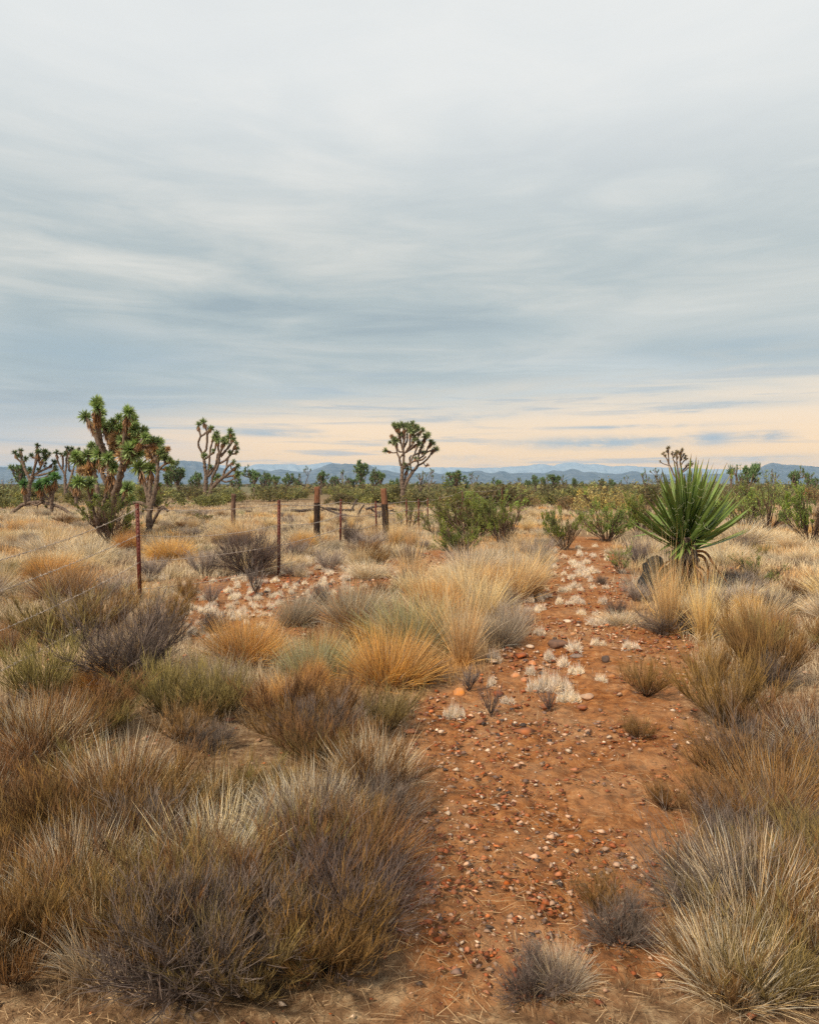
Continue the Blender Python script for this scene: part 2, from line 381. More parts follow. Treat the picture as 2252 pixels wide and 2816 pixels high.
# ------------------------------------------------------------------ hills and mountains
def ridge(name, D, depth, crest, cols, seed, label_cols):
    xs = np.array([c[0] for c in crest], float); ys = np.array([c[1] for c in crest], float)
    n = 900; px = np.linspace(xs[0], xs[-1], n); cy = np.interp(px, xs, ys)
    cy = np.convolve(np.pad(cy, 2, 'edge'), np.ones(5) / 5, 'valid')
    cy = HY - (HY - cy) * 1.04 + (fbm(px * .12, px * 0, seed, 4) - .5) * 2.2
    m_ = 46; t = np.linspace(-1, 1, m_)
    az = (px - CX) / F
    Dd = D + t[None, :] * depth * .5
    # crest keeps its angle at distance D
    hh = H + (HY - cy) / F * D
    spur = fbm(px[:, None] * .045 + t[None, :] * 1.5, t[None, :] * 3 + px[:, None] * .01, seed + 5, 4)
    prof = np.clip(1 - np.abs(t), 0, 1)[None, :]
    pr = prof ** (1.15 + (spur - .5) * 1.6)
    Z = hh[:, None] * pr * (1 - (1 - prof) * prof * 2.2 * np.abs(spur - .5) * 2) - 3 * (1 - prof)
    X = az[:, None] * Dd * 1.0; Y = Dd + 0 * X
    V = np.stack([X, Y, Z], -1).reshape(-1, 3)
    i = np.arange(n - 1)[:, None] * m_; j = np.arange(m_ - 1)[None, :]
    Q = np.stack([i + j, i + m_ + j, i + m_ + j + 1, i + j + 1], -1).reshape(-1, 4)
    o = mk(name, V, Q, None, None, label_cols, smooth=True); o['kind'] = 'structure'
    return o
M_far = mat_solid('hazy_far_rock', (.24, .30, .37), (.34, .40, .46), .006, .95, .0, (1, 1, 3), .05, 8)  # pale blue-grey puts part of the distance haze into the colour
M_hill = mat_solid('hill_rock', (.018, .03, .05), (.14, .155, .17), .010, .95, .0, (1, 1, 3), .05, 8)  # bluish rock colour includes some painted haze
NEAR = [(-400, 1300), (-200, 1290), (0, 1284), (102, 1286), (160, 1280), (260, 1282), (380, 1280), (440, 1272), (474, 1267), (510, 1266), (545, 1270), (570, 1276), (600, 1284), (640, 1296), (680, 1294), (715, 1290), (745, 1296), (770, 1290),
        (800, 1295), (830, 1299), (860, 1293), (885, 1284), (912, 1273), (925, 1277), (945, 1276), (955, 1275), (975, 1277), (985, 1279), (1000, 1273), (1010, 1275), (1030, 1286), (1050, 1295), (1065, 1292), (1080, 1298),
        (1130, 1303), (1180, 1298), (1215, 1303), (1250, 1296), (1300, 1297), (1320, 1293), (1335, 1300), (1355, 1302), (1380, 1294), (1400, 1302), (1435, 1300), (1470, 1300), (1500, 1302), (1517, 1293), (1540, 1296),
        (1555, 1295), (1573, 1289), (1590, 1293), (1605, 1299), (1625, 1297), (1650, 1301), (1680, 1303), (1710, 1303), (1735, 1296), (1750, 1296), (1770, 1303), (1850, 1305), (1900, 1302), (1950, 1305), (2000, 1302),
        (2060, 1300), (2085, 1290), (2110, 1275), (2125, 1273), (2150, 1277), (2252, 1284), (2500, 1290), (2800, 1300)]
FAR = [(-500, 1285), (200, 1282), (560, 1282), (600, 1278), (640, 1282), (680, 1284), (700, 1277), (720, 1276), (760, 1278), (800, 1277), (850, 1278), (880, 1273), (905, 1271), (950, 1278), (1050, 1280), (1100, 1281), (1180, 1286),
       (1240, 1285), (1300, 1288), (1345, 1285), (1365, 1287), (1400, 1284), (1450, 1281), (1475, 1276), (1500, 1276), (1515, 1282), (1545, 1274), (1580, 1271), (1600, 1275), (1640, 1277), (1680, 1283), (1710, 1281),
       (1740, 1281), (1760, 1284), (1850, 1286), (1950, 1290), (2050, 1292), (2300, 1288), (2900, 1285)]
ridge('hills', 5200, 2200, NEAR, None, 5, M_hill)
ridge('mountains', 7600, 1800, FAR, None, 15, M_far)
def haze():
    x0, x1, y0, y1, z0, z1 = -9000, 9000, -200, 8800, -42, 262
    V = [(x, y, z) for x in (x0, x1) for y in (y0, y1) for z in (z0, z1)]
    Q = [(0, 1, 3, 2), (4, 6, 7, 5), (0, 4, 5, 1), (2, 3, 7, 6), (0, 2, 6, 4), (1, 5, 7, 3)]
    m = bpy.data.materials.new('haze'); m.use_nodes = True; nt = m.node_tree; nt.nodes.clear()
    o_ = nt.nodes.new('ShaderNodeOutputMaterial'); p = nt.nodes.new('ShaderNodeVolumePrincipled')
    p.inputs['Color'].default_value = (.45, .68, 1.0, 1); p.inputs['Density'].default_value = 1.2e-4; p.inputs['Anisotropy'].default_value = 0.0
    nt.links.new(p.outputs[0], o_.inputs['Volume'])
    o = mk('haze', V, Q, None, None, m); o['kind'] = 'stuff'
haze()

# ------------------------------------------------------------------ Joshua trees
def path3(pts, D, ox, oy, s, dz):
    """traced polyline (zoom units) standing at distance D, each point pushed in depth by dz metres"""
    out = []
    for k, p in enumerate(pts):
        x = ox + p[0] / s; y = oy + p[1] / s
        out.append(((x - CX) / F * (D + dz[k]), D + dz[k], H + (HY - y) / F * (D + dz[k])))
    return np.array(out)
def rosette(bag, c, ax, r, n, green, dead=False, thin=1.0):
    """spiky ball of leaves about c pointing mostly along ax"""
    d = nrm(R.normal(size=(n, 3))); d = nrm(d + ax * .45)
    P = np.tile(c, (n, 1)) - ax * r * .15 * R.random((n, 1)) + d * r * .08
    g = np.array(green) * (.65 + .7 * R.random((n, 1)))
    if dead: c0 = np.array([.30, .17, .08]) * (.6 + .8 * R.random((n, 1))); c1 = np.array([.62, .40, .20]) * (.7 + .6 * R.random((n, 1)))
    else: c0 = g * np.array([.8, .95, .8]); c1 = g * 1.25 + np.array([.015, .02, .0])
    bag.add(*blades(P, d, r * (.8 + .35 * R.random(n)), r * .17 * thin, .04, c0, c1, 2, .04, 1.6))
def skirt(bag, path, r0, r1, n, tan=1.0):
    """dead leaves hanging back along a branch"""
    k = len(path) - 1; t = R.random(n) * k; i = np.minimum(t.astype(int), k - 1); f = (t - i)[:, None]
    P = path[i] * (1 - f) + path[i + 1] * f; ax = nrm(path[i + 1] - path[i])
    out = nrm(np.cross(ax, R.normal(size=(n, 3))))
    rr = (r0 + (r1 - r0) * (t / k))
    d = nrm(out * .62 - ax * .9 + np.array([0, 0, -.25]))
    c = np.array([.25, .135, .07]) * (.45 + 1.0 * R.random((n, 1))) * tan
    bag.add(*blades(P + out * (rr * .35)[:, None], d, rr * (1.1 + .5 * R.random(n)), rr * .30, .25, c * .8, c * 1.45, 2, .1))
def joshua(name, label, D, base, ox, oy, s, limbs, tips, hubs=(), rs=1.0, spread=.25, nl=46, green=(.11, .19, .075), barkscale=1.0, skl=2.3, seed=1, cat='tree', group=None, attach_w=26, dead_tips=(), bare=False):
    """limbs: (points, w0, w1) in zoom px; tips: (u, v, r) rosettes; tips that end no limb are joined to the nearest lower limb point"""
    R_ = np.random.default_rng(seed); wood = Bag(); crown = Bag(); dead = Bag()
    k = D / F / s; W = []; nodes = []
    ends = []
    for pts, w0, w1 in limbs:
        # depth: start at the depth of the nearest existing node, wander outwards
        p0 = pts[0]; z0 = 0.0
        if nodes:
            q = min(nodes, key=lambda a: (a[0] - p0[0]) ** 2 + (a[1] - p0[1]) ** 2); z0 = q[2]
        L = sum(math.dist(pts[i], pts[i + 1]) for i in range(len(pts) - 1)) * k
        z1 = z0 + R_.uniform(-1, 1) * L * spread * 2.2 if nodes else 0
        dz = np.linspace(z0, z1, len(pts))
        P = path3(pts, D, ox, oy, s, dz); P[:, 2] = np.maximum(P[:, 2], -0.1)
        Pr, t = resample(P, max(.06, 12 * k)); rad = (w0 + (w1 - w0) * t) * .5 * k
        wood.add(*tube(Pr, rad * (1 + .10 * R.normal(size=len(rad))), 11, .16))
        for i in range(len(pts)): nodes.append((pts[i][0], pts[i][1], dz[i], w0 + (w1 - w0) * i / (len(pts) - 1)))
        for i in range(len(pts) - 1):
            for f in (.33, .66): nodes.append((pts[i][0] * (1 - f) + pts[i + 1][0] * f, pts[i][1] * (1 - f) + pts[i + 1][1] * f, dz[i] * (1 - f) + dz[i + 1] * f, w0 + (w1 - w0) * (i + f) / (len(pts) - 1)))
        ends.append((pts[-1][0], pts[-1][1], dz[-1], Pr, rad))
    for (u, v, r) in sorted(tips, key=lambda a: -a[1]):
        isdead = (u, v, r) in dead_tips
        e = [q for q in ends if math.dist(q[:2], (u, v)) < r * .75 + 6]
        if e:
            q = e[0]; Pr = q[3]; c = path3([(u, v)], D, ox, oy, s, [q[2]])[0]; seg = Pr[-max(3, int(len(Pr) * .45)):]; zz = q[2]; wr = q[4][-1]
        else:
            cand = [a for a in nodes if a[1] > v + r * .5 + abs(a[0] - u) * .15] or nodes
            q = min(cand, key=lambda a: math.hypot((a[0] - u) * 1.25, a[1] - v))
            dl = math.hypot(q[0] - u, q[1] - v) * k; zz = q[2] + R_.uniform(-1, 1) * (dl * .5 + spread * r * k * 3)
            mid = (q[0] + (u - q[0]) * .75, q[1] + (v - q[1]) * .42)
            Pp = path3([(q[0], q[1]), mid, (u, v)], D, ox, oy, s, [q[2], (q[2] + zz) / 2, zz]); Pr, t = resample(Pp, max(.05, 9 * k))
            w = min(q[3] * .85, attach_w); wr = w * .42 * k; wood.add(*tube(Pr, (w * (1 - .2 * t)) * .5 * k, 7, .12)); c = Pr[-1]; seg = Pr
            nodes.append((mid[0], mid[1], (q[2] + zz) / 2, w)); nodes.append((u, v, zz, w * .8))
        ax = nrm(c - seg[max(0, len(seg) - 3)] + np.array([0, 0, .04]) * r * k); rr = r * k * rs
        rosette(crown if not isdead else dead, c, ax, rr * 1.38, nl, green, isdead)
        if not bare:
            j = np.searchsorted(-np.linalg.norm(seg - c, axis=1), -rr * skl); j = min(j, len(seg) - 3)
            skirt(dead, seg[max(0, j):-2] if len(seg) - max(0, j) > 5 else seg[max(0, j):], wr * 1.6 + rr * .10, wr * 1.6 + rr * .26, int(nl * .75))
    bx, by = base; g = rootz(bx, by)
    o = thing(name, label, cat, group, (bx, by, g))
    sh = np.array([bx, by, 0.0])
    for b, nm, m in ((wood, 'trunk', M_bark), (crown, 'crown', M_joshua), (dead, 'dead_leaves', M_joshua)):
        if b.n:
            V, Q, T, C = b.get(); mk(nm, V - sh + (0, 0, 0 if nm == 'trunk' else -g), Q, T, C, m, smooth=(nm == 'trunk'), parent=o)
    return o

# big cluster beside the first steel post (zoom frame: origin 210,1080, scale 6.157)
A = dict(ox=210, oy=1080, s=6.157)
ya = 1482; DA = H * F / (ya - HY)
joshua('joshua_tree', 'biggest joshua tree, dense shaggy green crown, behind the bush beside the first red post', DA, ((285 - CX) / F * DA, DA), limbs=[
    ([(500, 2590), (470, 2250), (480, 2100), (500, 1850), (560, 1700), (590, 1500), (575, 1300)], 150, 105),
    ([(540, 2590), (560, 2300), (590, 2000), (650, 1720), (710, 1550), (760, 1350), (790, 1200)], 130, 100),
    ([(470, 2590), (380, 2300), (270, 2000), (240, 1800), (240, 1640)], 95, 80),
    ([(480, 2100), (370, 1900), (350, 1600), (320, 1450), (300, 1330)], 80, 70),
    ([(575, 1300), (520, 1120), (430, 950), (330, 760), (300, 620), (230, 520), (160, 420)], 95, 62),
    ([(560, 1250), (480, 1000), (420, 850), (390, 700), (350, 560), (345, 380), (340, 180)], 90, 66),
    ([(590, 1300), (600, 1050), (590, 850), (520, 700), (440, 590)], 85, 60),
    ([(600, 1050), (680, 900), (730, 760), (740, 620)], 80, 60),
    ([(790, 1200), (800, 1000), (820, 800), (830, 600), (870, 420), (885, 330)], 88, 55),
    ([(820, 900), (900, 760), (950, 620), (965, 460)], 66, 50),
    ([(790, 1200), (900, 1080), (980, 980), (1060, 900), (1140, 780)], 80, 50),
    ([(850, 1000), (960, 800), (1080, 720), (1140, 650)], 60, 46),
    ([(300, 1400), (200, 1320), (90, 1240), (30, 1130)], 70, 55),
    ([(340, 1450), (250, 1250), (200, 1060)], 70, 55),
    ([(560, 1650), (450, 1400), (400, 1200), (380, 1040)], 75, 60),
    ([(640, 1950), (740, 1850), (830, 1720), (870, 1620)], 60, 45),
    ([(600, 2100), (670, 1980), (710, 1760)], 60, 50),
  ], tips=[(150, 400, 82), (350, 150, 82), (355, 240, 84), (430, 340, 66), (385, 470, 80), (440, 560, 95), (590, 570, 92), (540, 600, 80), (740, 600, 92), (880, 320, 84), (970, 430, 66), (960, 490, 66), (730, 420, 66), (640, 500, 66), (1000, 600, 84), (985, 650, 70),
           (1140, 640, 66), (910, 730, 84), (830, 860, 92), (990, 860, 78), (590, 690, 66), (1160, 750, 66), (1230, 790, 60), (1290, 820, 66), (1390, 830, 70), (780, 800, 70),
           (190, 1050, 92), (380, 1030, 104), (260, 900, 66), (330, 960, 70), (540, 1090, 84), (890, 960, 96), (915, 1060, 96), (1050, 1020, 84), (30, 1130, 104), (-20, 1050, 70), (290, 1230, 98), (235, 1530, 92), (40, 1500, 92), (120, 1200, 70), (860, 1180, 80),
           (870, 1615, 104), (705, 1750, 100), (910, 1800, 66), (315, 1775, 64), (745, 1890, 74), (480, 1200, 70), (640, 1250, 80),
           (680, 960, 84), (770, 1065, 84), (690, 740, 96), (620, 860, 70), (180, 1320, 80), (600, 1330, 80), (80, 1330, 60)],
  dead_tips=[(680, 960, 84), (770, 1065, 84), (690, 740, 96), (620, 860, 70), (180, 1320, 80), (600, 1330, 80), (80, 1330, 60)],
  rs=1.16, nl=140, attach_w=52, green=(.25, .31, .13), spread=.30, seed=3, skl=3.6, **A)
yb = 1468; DB = H * F / (yb - HY)
joshua('joshua_tree', 'forked joshua tree with two tan-skirted leaf balls, just past the first red post', DB, ((411 - CX) / F * DB, DB), limbs=[
    ([(1240, 2400), (1225, 2150), (1250, 1950), (1320, 1720), (1365, 1480), (1385, 1300), (1370, 1180)], 110, 62),
    ([(1245, 1960), (1215, 1800), (1190, 1650), (1130, 1500), (1065, 1260)], 80, 60),
    ([(1240, 1850), (1245, 1600), (1258, 1280)], 75, 60),
    ([(1370, 1180), (1300, 1050), (1220, 930), (1180, 860)], 66, 50),
    ([(1380, 1200), (1400, 1080), (1440, 1020)], 50, 40),
    ([(1385, 1330), (1450, 1240), (1560, 1160), (1640, 1170)], 44, 30),
    ([(1400, 1290), (1500, 1300), (1540, 1280)], 34, 26),
    ([(1215, 1990), (1140, 1880), (1060, 1850), (960, 1860), (860, 1905)], 70, 50),
    ([(1250, 2290), (1340, 2100), (1410, 1980), (1440, 1950), (1500, 1955), (1550, 2000)], 60, 40),
    ([(1400, 2000), (1385, 1930), (1450, 1925)], 40, 34),
    ([(1300, 1050), (1290, 920), (1380, 870), (1400, 840)], 50, 40),
  ], tips=[(1060, 1240, 112), (1260, 1275, 104), (1440, 1030, 84), (1500, 1100, 62), (1550, 950, 40), (1470, 950, 42), (1590, 1130, 36), (1630, 1180, 40), (1390, 835, 66), (1300, 830, 60), (1180, 860, 60), (1240, 960, 70), (1330, 960, 70), (1200, 1040, 70), (1290, 1090, 70), (1540, 1290, 36), (1410, 1560, 34)],
  dead_tips=[(1550, 950, 40), (1240, 960, 70), (1330, 960, 70), (1200, 1040, 70), (1290, 1090, 70)], rs=1.20, nl=140, attach_w=40, green=(.24, .30, .125), spread=.18, seed=5, skl=2.2, **A)
# second tall tree
TB = dict(ox=520, oy=1140, s=8.294)
D2 = 55.0
joshua('joshua_tree', 'tall open joshua tree with long bare curving limbs, behind the short wooden fence post', D2, ((568 - CX) / F * D2, D2), limbs=[
    ([(395, 2080), (380, 1850), (375, 1700), (390, 1430)], 125, 92),
    ([(390, 1430), (360, 1200), (345, 1030)], 78, 66), ([(345, 1030), (300, 950), (305, 890)], 58, 54),
    ([(305, 890), (215, 720), (210, 620), (265, 490)], 52, 44), ([(265, 490), (240, 400), (215, 330), (220, 230)], 44, 44), ([(265, 490), (330, 460), (385, 400)], 42, 40),
    ([(310, 890), (390, 800), (410, 640), (415, 480), (400, 360), (360, 270), (325, 170)], 52, 46), ([(410, 450), (455, 390), (500, 310)], 48, 46),
    ([(345, 1015), (430, 970), (500, 900), (560, 870), (600, 760), (615, 590)], 50, 40), ([(605, 620), (590, 540), (640, 420)], 40, 36), ([(480, 900), (485, 780), (530, 620), (555, 520)], 44, 38),
    ([(410, 1420), (445, 1250), (465, 1050), (470, 960)], 60, 44), ([(430, 1410), (520, 1300), (600, 1180), (640, 1020), (650, 900), (700, 860)], 64, 48),
    ([(510, 1660), (540, 1400), (620, 1250), (680, 1110), (680, 960), (720, 860), (760, 740), (785, 600)], 66, 52), ([(690, 860), (660, 760), (660, 660), (660, 580)], 48, 44),
    ([(720, 960), (800, 860), (900, 740), (960, 660), (960, 560), (945, 400)], 58, 52), ([(965, 660), (1010, 560)], 40, 36), ([(955, 510), (1005, 460)], 36, 32), ([(930, 700), (890, 610), (880, 520)], 40, 36),
    ([(700, 1110), (830, 1040), (940, 920), (1010, 800), (1050, 730), (1070, 670)], 52, 44), ([(1030, 790), (1110, 770)], 32, 28), ([(960, 900), (1060, 890), (1085, 850)], 38, 34), ([(930, 930), (935, 850)], 34, 30),
    ([(890, 1000), (860, 1100), (860, 1190), (800, 1290)], 44, 44),
    ([(440, 2040), (470, 1850), (510, 1690), (620, 1560), (770, 1430), (860, 1370), (980, 1270), (1100, 1190)], 105, 52), ([(780, 1420), (810, 1280), (880, 1180), (970, 1120), (1020, 1070)], 60, 46),
    ([(800, 1430), (930, 1400), (1060, 1390), (1110, 1350)], 46, 36), ([(740, 1500), (850, 1540), (920, 1510)], 40, 34), ([(460, 1350), (490, 1280), (530, 1250)], 48, 44), ([(560, 1590), (640, 1500), (655, 1420)], 40, 36), ([(950, 1160), (960, 1240)], 30, 36),
  ], tips=[(220, 225, 50), (325, 155, 55), (385, 255, 24), (500, 310, 52), (460, 330, 36), (640, 410, 46), (590, 470, 40), (620, 540, 50), (665, 570, 56), (670, 500, 34), (560, 520, 36), (785, 590, 62), (840, 640, 54), (785, 530, 28), (880, 510, 44), (945, 370, 52), (940, 410, 44), (1005, 455, 36),
           (1015, 560, 44), (1070, 665, 44), (1110, 770, 34), (1085, 850, 32), (935, 850, 40), (350, 930, 50), (1020, 1070, 36), (1110, 1175, 50), (1110, 1340, 60), (1080, 1390, 40), (495, 1200, 46), (660, 1410, 52), (605, 1470, 46), (550, 820, 34)],
  rs=1.45, nl=70, spread=.16, green=(.20, .25, .11), seed=8, skl=1.6, **TB)
# centre tree
TC_ = dict(ox=1040, oy=1150, s=8.622)
joshua('joshua_tree', 'tall fan-crowned joshua tree on one straight trunk, alone against the orange sky', D2 + 2, ((1106 - CX) / F * (D2 + 2), D2 + 2), limbs=[
    ([(575, 2090), (570, 1850), (580, 1700), (560, 1500), (570, 1250), (560, 1150)], 118, 88),
    ([(560, 1170), (515, 1040), (505, 940)], 62, 48), ([(505, 940), (455, 850), (425, 680), (385, 610), (290, 580)], 42, 30), ([(505, 940), (590, 850), (650, 800), (760, 720), (850, 640)], 44, 40),
    ([(590, 1150), (610, 900), (590, 780), (600, 600), (640, 430), (605, 200)], 60, 42), ([(560, 800), (490, 790), (440, 680), (410, 540)], 36, 34), ([(590, 780), (545, 600), (520, 450), (450, 300), (400, 190)], 44, 40), ([(450, 330), (375, 220), (370, 150)], 36, 30),
    ([(540, 600), (490, 450), (480, 190)], 42, 38), ([(600, 560), (585, 380)], 36, 34), ([(610, 700), (690, 520), (690, 320), (690, 170)], 44, 38), ([(640, 820), (750, 650), (755, 450), (770, 310)], 44, 40), ([(750, 420), (740, 240)], 36, 34),
    ([(670, 810), (800, 640), (850, 480), (860, 440)], 42, 40), ([(850, 470), (825, 330)], 36, 34), ([(845, 420), (850, 300), (870, 190)], 36, 32), ([(840, 300), (815, 125)], 34, 28), ([(700, 780), (850, 680), (960, 590)], 46, 42),
    ([(520, 560), (430, 470), (330, 440)], 36, 44), ([(435, 810), (340, 820), (270, 795), (180, 770)], 28, 30), ([(590, 1190), (660, 1120), (760, 1060), (850, 1010), (930, 1000), (1050, 980), (1130, 900)], 58, 38),
    ([(770, 1050), (800, 950), (830, 880), (960, 830), (1010, 720), (1050, 600), (1110, 440)], 42, 46), ([(1080, 520), (1180, 390)], 42, 44), ([(860, 860), (900, 740), (960, 610)], 38, 40), ([(590, 1690), (700, 1450), (800, 1290), (880, 1200), (950, 1110)], 96, 62),
    ([(950, 1120), (940, 1000), (960, 880), (985, 780), (1035, 680)], 46, 40), ([(800, 1285), (770, 1160), (755, 1060), (740, 950), (780, 880)], 44, 34), ([(940, 1120), (1060, 1060), (1180, 950), (1250, 850), (1290, 780), (1380, 740)], 44, 40),
    ([(960, 960), (1060, 900), (1130, 820), (1170, 720), (1220, 640), (1300, 600)], 40, 42), ([(1215, 650), (1250, 550)], 38, 36), ([(1140, 810), (1230, 770), (1330, 740)], 36, 38), ([(960, 830), (1080, 810)], 32, 36), ([(1080, 1070), (1120, 1130), (1170, 1110)], 18, 30),
    ([(620, 1540), (660, 1320), (695, 1210)], 48, 42), ([(860, 420), (930, 370), (1000, 330), (1060, 280)], 34, 32), ([(870, 320), (930, 225)], 32, 32), ([(880, 1010), (885, 950)], 44, 46),
  ], tips=[(285, 575, 40), (175, 765, 50), (410, 530, 66), (380, 500, 44), (390, 180, 46), (370, 140, 44), (430, 190, 46), (480, 170, 54), (560, 150, 58), (605, 190, 54), (650, 180, 50), (690, 150, 54), (740, 220, 50), (745, 180, 44), (585, 365, 50), (780, 300, 62), (820, 320, 50), (815, 115, 48),
           (870, 180, 46), (925, 220, 52), (940, 260, 44), (860, 470, 56), (960, 595, 54), (1060, 275, 46), (955, 385, 38), (1105, 435, 60), (1175, 395, 58), (1140, 420, 50), (1035, 670, 44), (1250, 540, 44), (1295, 595, 50), (1370, 735, 56), (1300, 770, 46), (1080, 805, 40), (885, 945, 40), (930, 500, 36), (330, 440, 44), (1170, 1110, 28), (695, 1190, 56), (635, 1080, 34), (520, 180, 46), (900, 290, 40), (510, 380, 50)],
  dead_tips=[(330, 440, 44), (1170, 1110, 28), (930, 500, 36)], rs=1.45, nl=70, spread=.16, green=(.23, .27, .14), seed=12, skl=1.9, **TC_)
# dark small tree at the far left, between the edge tree and the big cluster (origin 102,1210, scale 9.8)
TL = dict(ox=102, oy=1210, s=9.8)
joshua('joshua_tree', 'slim dark joshua tree with forked trunk, between the frame edge and the biggest joshua tree', 62, ((180 - CX) / F * 62, 62), limbs=[
    ([(780, 1730), (770, 1500), (760, 1200), (750, 930)], 100, 66), ([(790, 1320), (880, 1150), (940, 950), (960, 850), (860, 820), (850, 600), (860, 450)], 74, 50), ([(750, 930), (690, 820), (620, 720), (560, 580), (520, 340)], 56, 40),
    ([(760, 920), (790, 700), (790, 500), (830, 380), (900, 320), (940, 240)], 52, 46), ([(690, 780), (700, 640), (690, 420)], 44, 70), ([(960, 880), (1000, 700), (1080, 480), (1120, 250)], 46, 40), ([(900, 340), (930, 440)], 50, 50), ([(800, 450), (800, 220)], 44, 40)],
  tips=[(520, 330, 60), (650, 385, 48), (740, 385, 48), (810, 220, 56), (860, 270, 36), (940, 230, 54), (1000, 310, 46), (1120, 245, 46), (1070, 300, 34), (880, 530, 40), (760, 330, 36), (1160, 330, 40), (1040, 420, 50)], rs=1.35, nl=60, seed=21, green=(.09, .12, .05), skl=2.2, spread=.15, **TL)
joshua('joshua_tree', 'dark joshua tree cut by the frame, above the tree with the fallen limb', 52, ((80 - CX) / F * 52, 52), limbs=[
    ([(-260, 1820), (-240, 1400), (-180, 1100), (-120, 980)], 150, 100), ([(-120, 980), (20, 880), (180, 800), (330, 730), (440, 620)], 70, 46), ([(-100, 960), (60, 950), (280, 900), (430, 830), (490, 740)], 60, 46), ([(20, 870), (100, 720), (150, 560), (220, 430)], 60, 44),
    ([(-120, 960), (-60, 700), (20, 480), (40, 320)], 70, 50), ([(-60, 700), (-20, 380), (10, 160)], 50, 44), ([(-180, 1100), (-330, 800), (-420, 500), (-440, 300)], 80, 50), ([(100, 720), (40, 560), (60, 420)], 44, 40), ([(200, 560), (290, 440), (330, 380)], 40, 36), ([(-380, 650), (-560, 480), (-600, 350)], 50, 40)],
  tips=[(10, 150, 54), (40, 310, 66), (190, 330, 76), (235, 300, 50), (330, 375, 48), (200, 480, 66), (250, 430, 50), (240, 630, 34), (455, 590, 62), (480, 640, 46), (490, 740, 54), (510, 800, 44), (60, 500, 54), (340, 930, 56), (200, 700, 34), (-440, 290, 60), (-600, 340, 60), (-300, 500, 60), (-150, 420, 60), (-200, 800, 60), (-500, 420, 50), (120, 600, 60), (30, 780, 40)], rs=1.35, nl=60, seed=23, green=(.09, .13, .055), skl=2.0, spread=.15, dead_tips=[(120, 600, 60)], **TL)
DL = 38.0
joshua('joshua_tree', 'low joshua tree with shaggy upright heads growing off a dark fallen limb, at frame edge', DL, ((144 - CX) / F * DL, DL), limbs=[
    ([(-700, 1990), (-420, 1760), (-200, 1690), (60, 1670), (380, 1740), (600, 1800), (760, 1900), (900, 1990), (1010, 2010)], 100, 74), ([(-200, 1700), (0, 1760), (120, 1680)], 50, 60), ([(140, 1700), (110, 1500), (80, 1340), (90, 1200)], 110, 100), ([(400, 1960), (390, 1700), (420, 1450), (470, 1200), (490, 1060)], 90, 90),
    ([(390, 1680), (240, 1540), (160, 1420)], 70, 50), ([(360, 1640), (340, 1400), (280, 1250), (270, 1120)], 70, 80), ([(-300, 1720), (-340, 1400), (-360, 1200)], 90, 80), ([(20, 1720), (10, 1850), (20, 1960)], 40, 24)],
  tips=[(90, 1180, 120), (20, 1240, 104), (270, 1110, 112), (490, 1010, 122), (470, 950, 80), (-360, 1180, 110), (240, 1790, 36)], rs=1.1, nl=130, seed=25, green=(.11, .20, .07), skl=2.2, spread=.2, **TL)
joshua('joshua_tree', 'squat young joshua tree with one round head, left of the big cluster', 46, ((208 - CX) / F * 46, 46), limbs=[([(1050, 1740), (1060, 1550), (1080, 1300), (1090, 1180)], 90, 110), ([(1050, 1560), (940, 1420), (900, 1250)], 50, 50)],
  tips=[(1095, 1150, 130), (1080, 1230, 90), (910, 1230, 50)], rs=1.0, nl=110, seed=27, green=(.09, .14, .055), skl=2.0, **TL)
# small tree behind the yucca (origin 1790,1210, scale 4.789)
TR = dict(ox=1790, oy=1210, s=4.789)
joshua('joshua_tree', 'bare-limbed brown joshua tree rising behind the big yucca spikes', 58, ((1872 - CX) / F * 58, 58), limbs=[
    ([(395, 900), (390, 700), (385, 560)], 44, 36), ([(385, 560), (300, 460), (255, 350), (235, 320), (205, 240), (160, 190)], 24, 14), ([(235, 320), (230, 220), (225, 120)], 16, 14), ([(250, 340), (190, 325), (150, 310), (118, 280)], 12, 10),
    ([(385, 560), (350, 400), (340, 300), (335, 170)], 24, 16), ([(345, 330), (290, 260), (280, 170)], 13, 12), ([(390, 540), (400, 380), (380, 280), (395, 200), (408, 120)], 24, 14), ([(390, 340), (430, 280), (470, 245)], 16, 12), ([(385, 270), (430, 190)], 14, 12),
    ([(400, 420), (470, 350), (530, 300)], 20, 14), ([(400, 440), (480, 380), (545, 320)], 18, 14)],
  tips=[(230, 95, 17), (222, 120, 17), (225, 150, 18), (212, 150, 14), (170, 165, 14), (150, 185, 13), (190, 200, 12), (118, 280, 12), (285, 160, 13), (270, 180, 11), (340, 145, 17), (355, 165, 16), (330, 175, 18), (412, 118, 16), (402, 145, 18), (385, 165, 14), (432, 183, 13), (455, 210, 17), (445, 240, 15), (475, 248, 13), (385, 195, 16), (310, 190, 14), (300, 220, 13), (525, 290, 16), (545, 315, 17), (490, 320, 16), (465, 350, 15), (400, 250, 13), (350, 230, 14)],
  rs=1.5, nl=34, seed=31, green=(.16, .12, .05), skl=1.6, spread=.2, **TR)

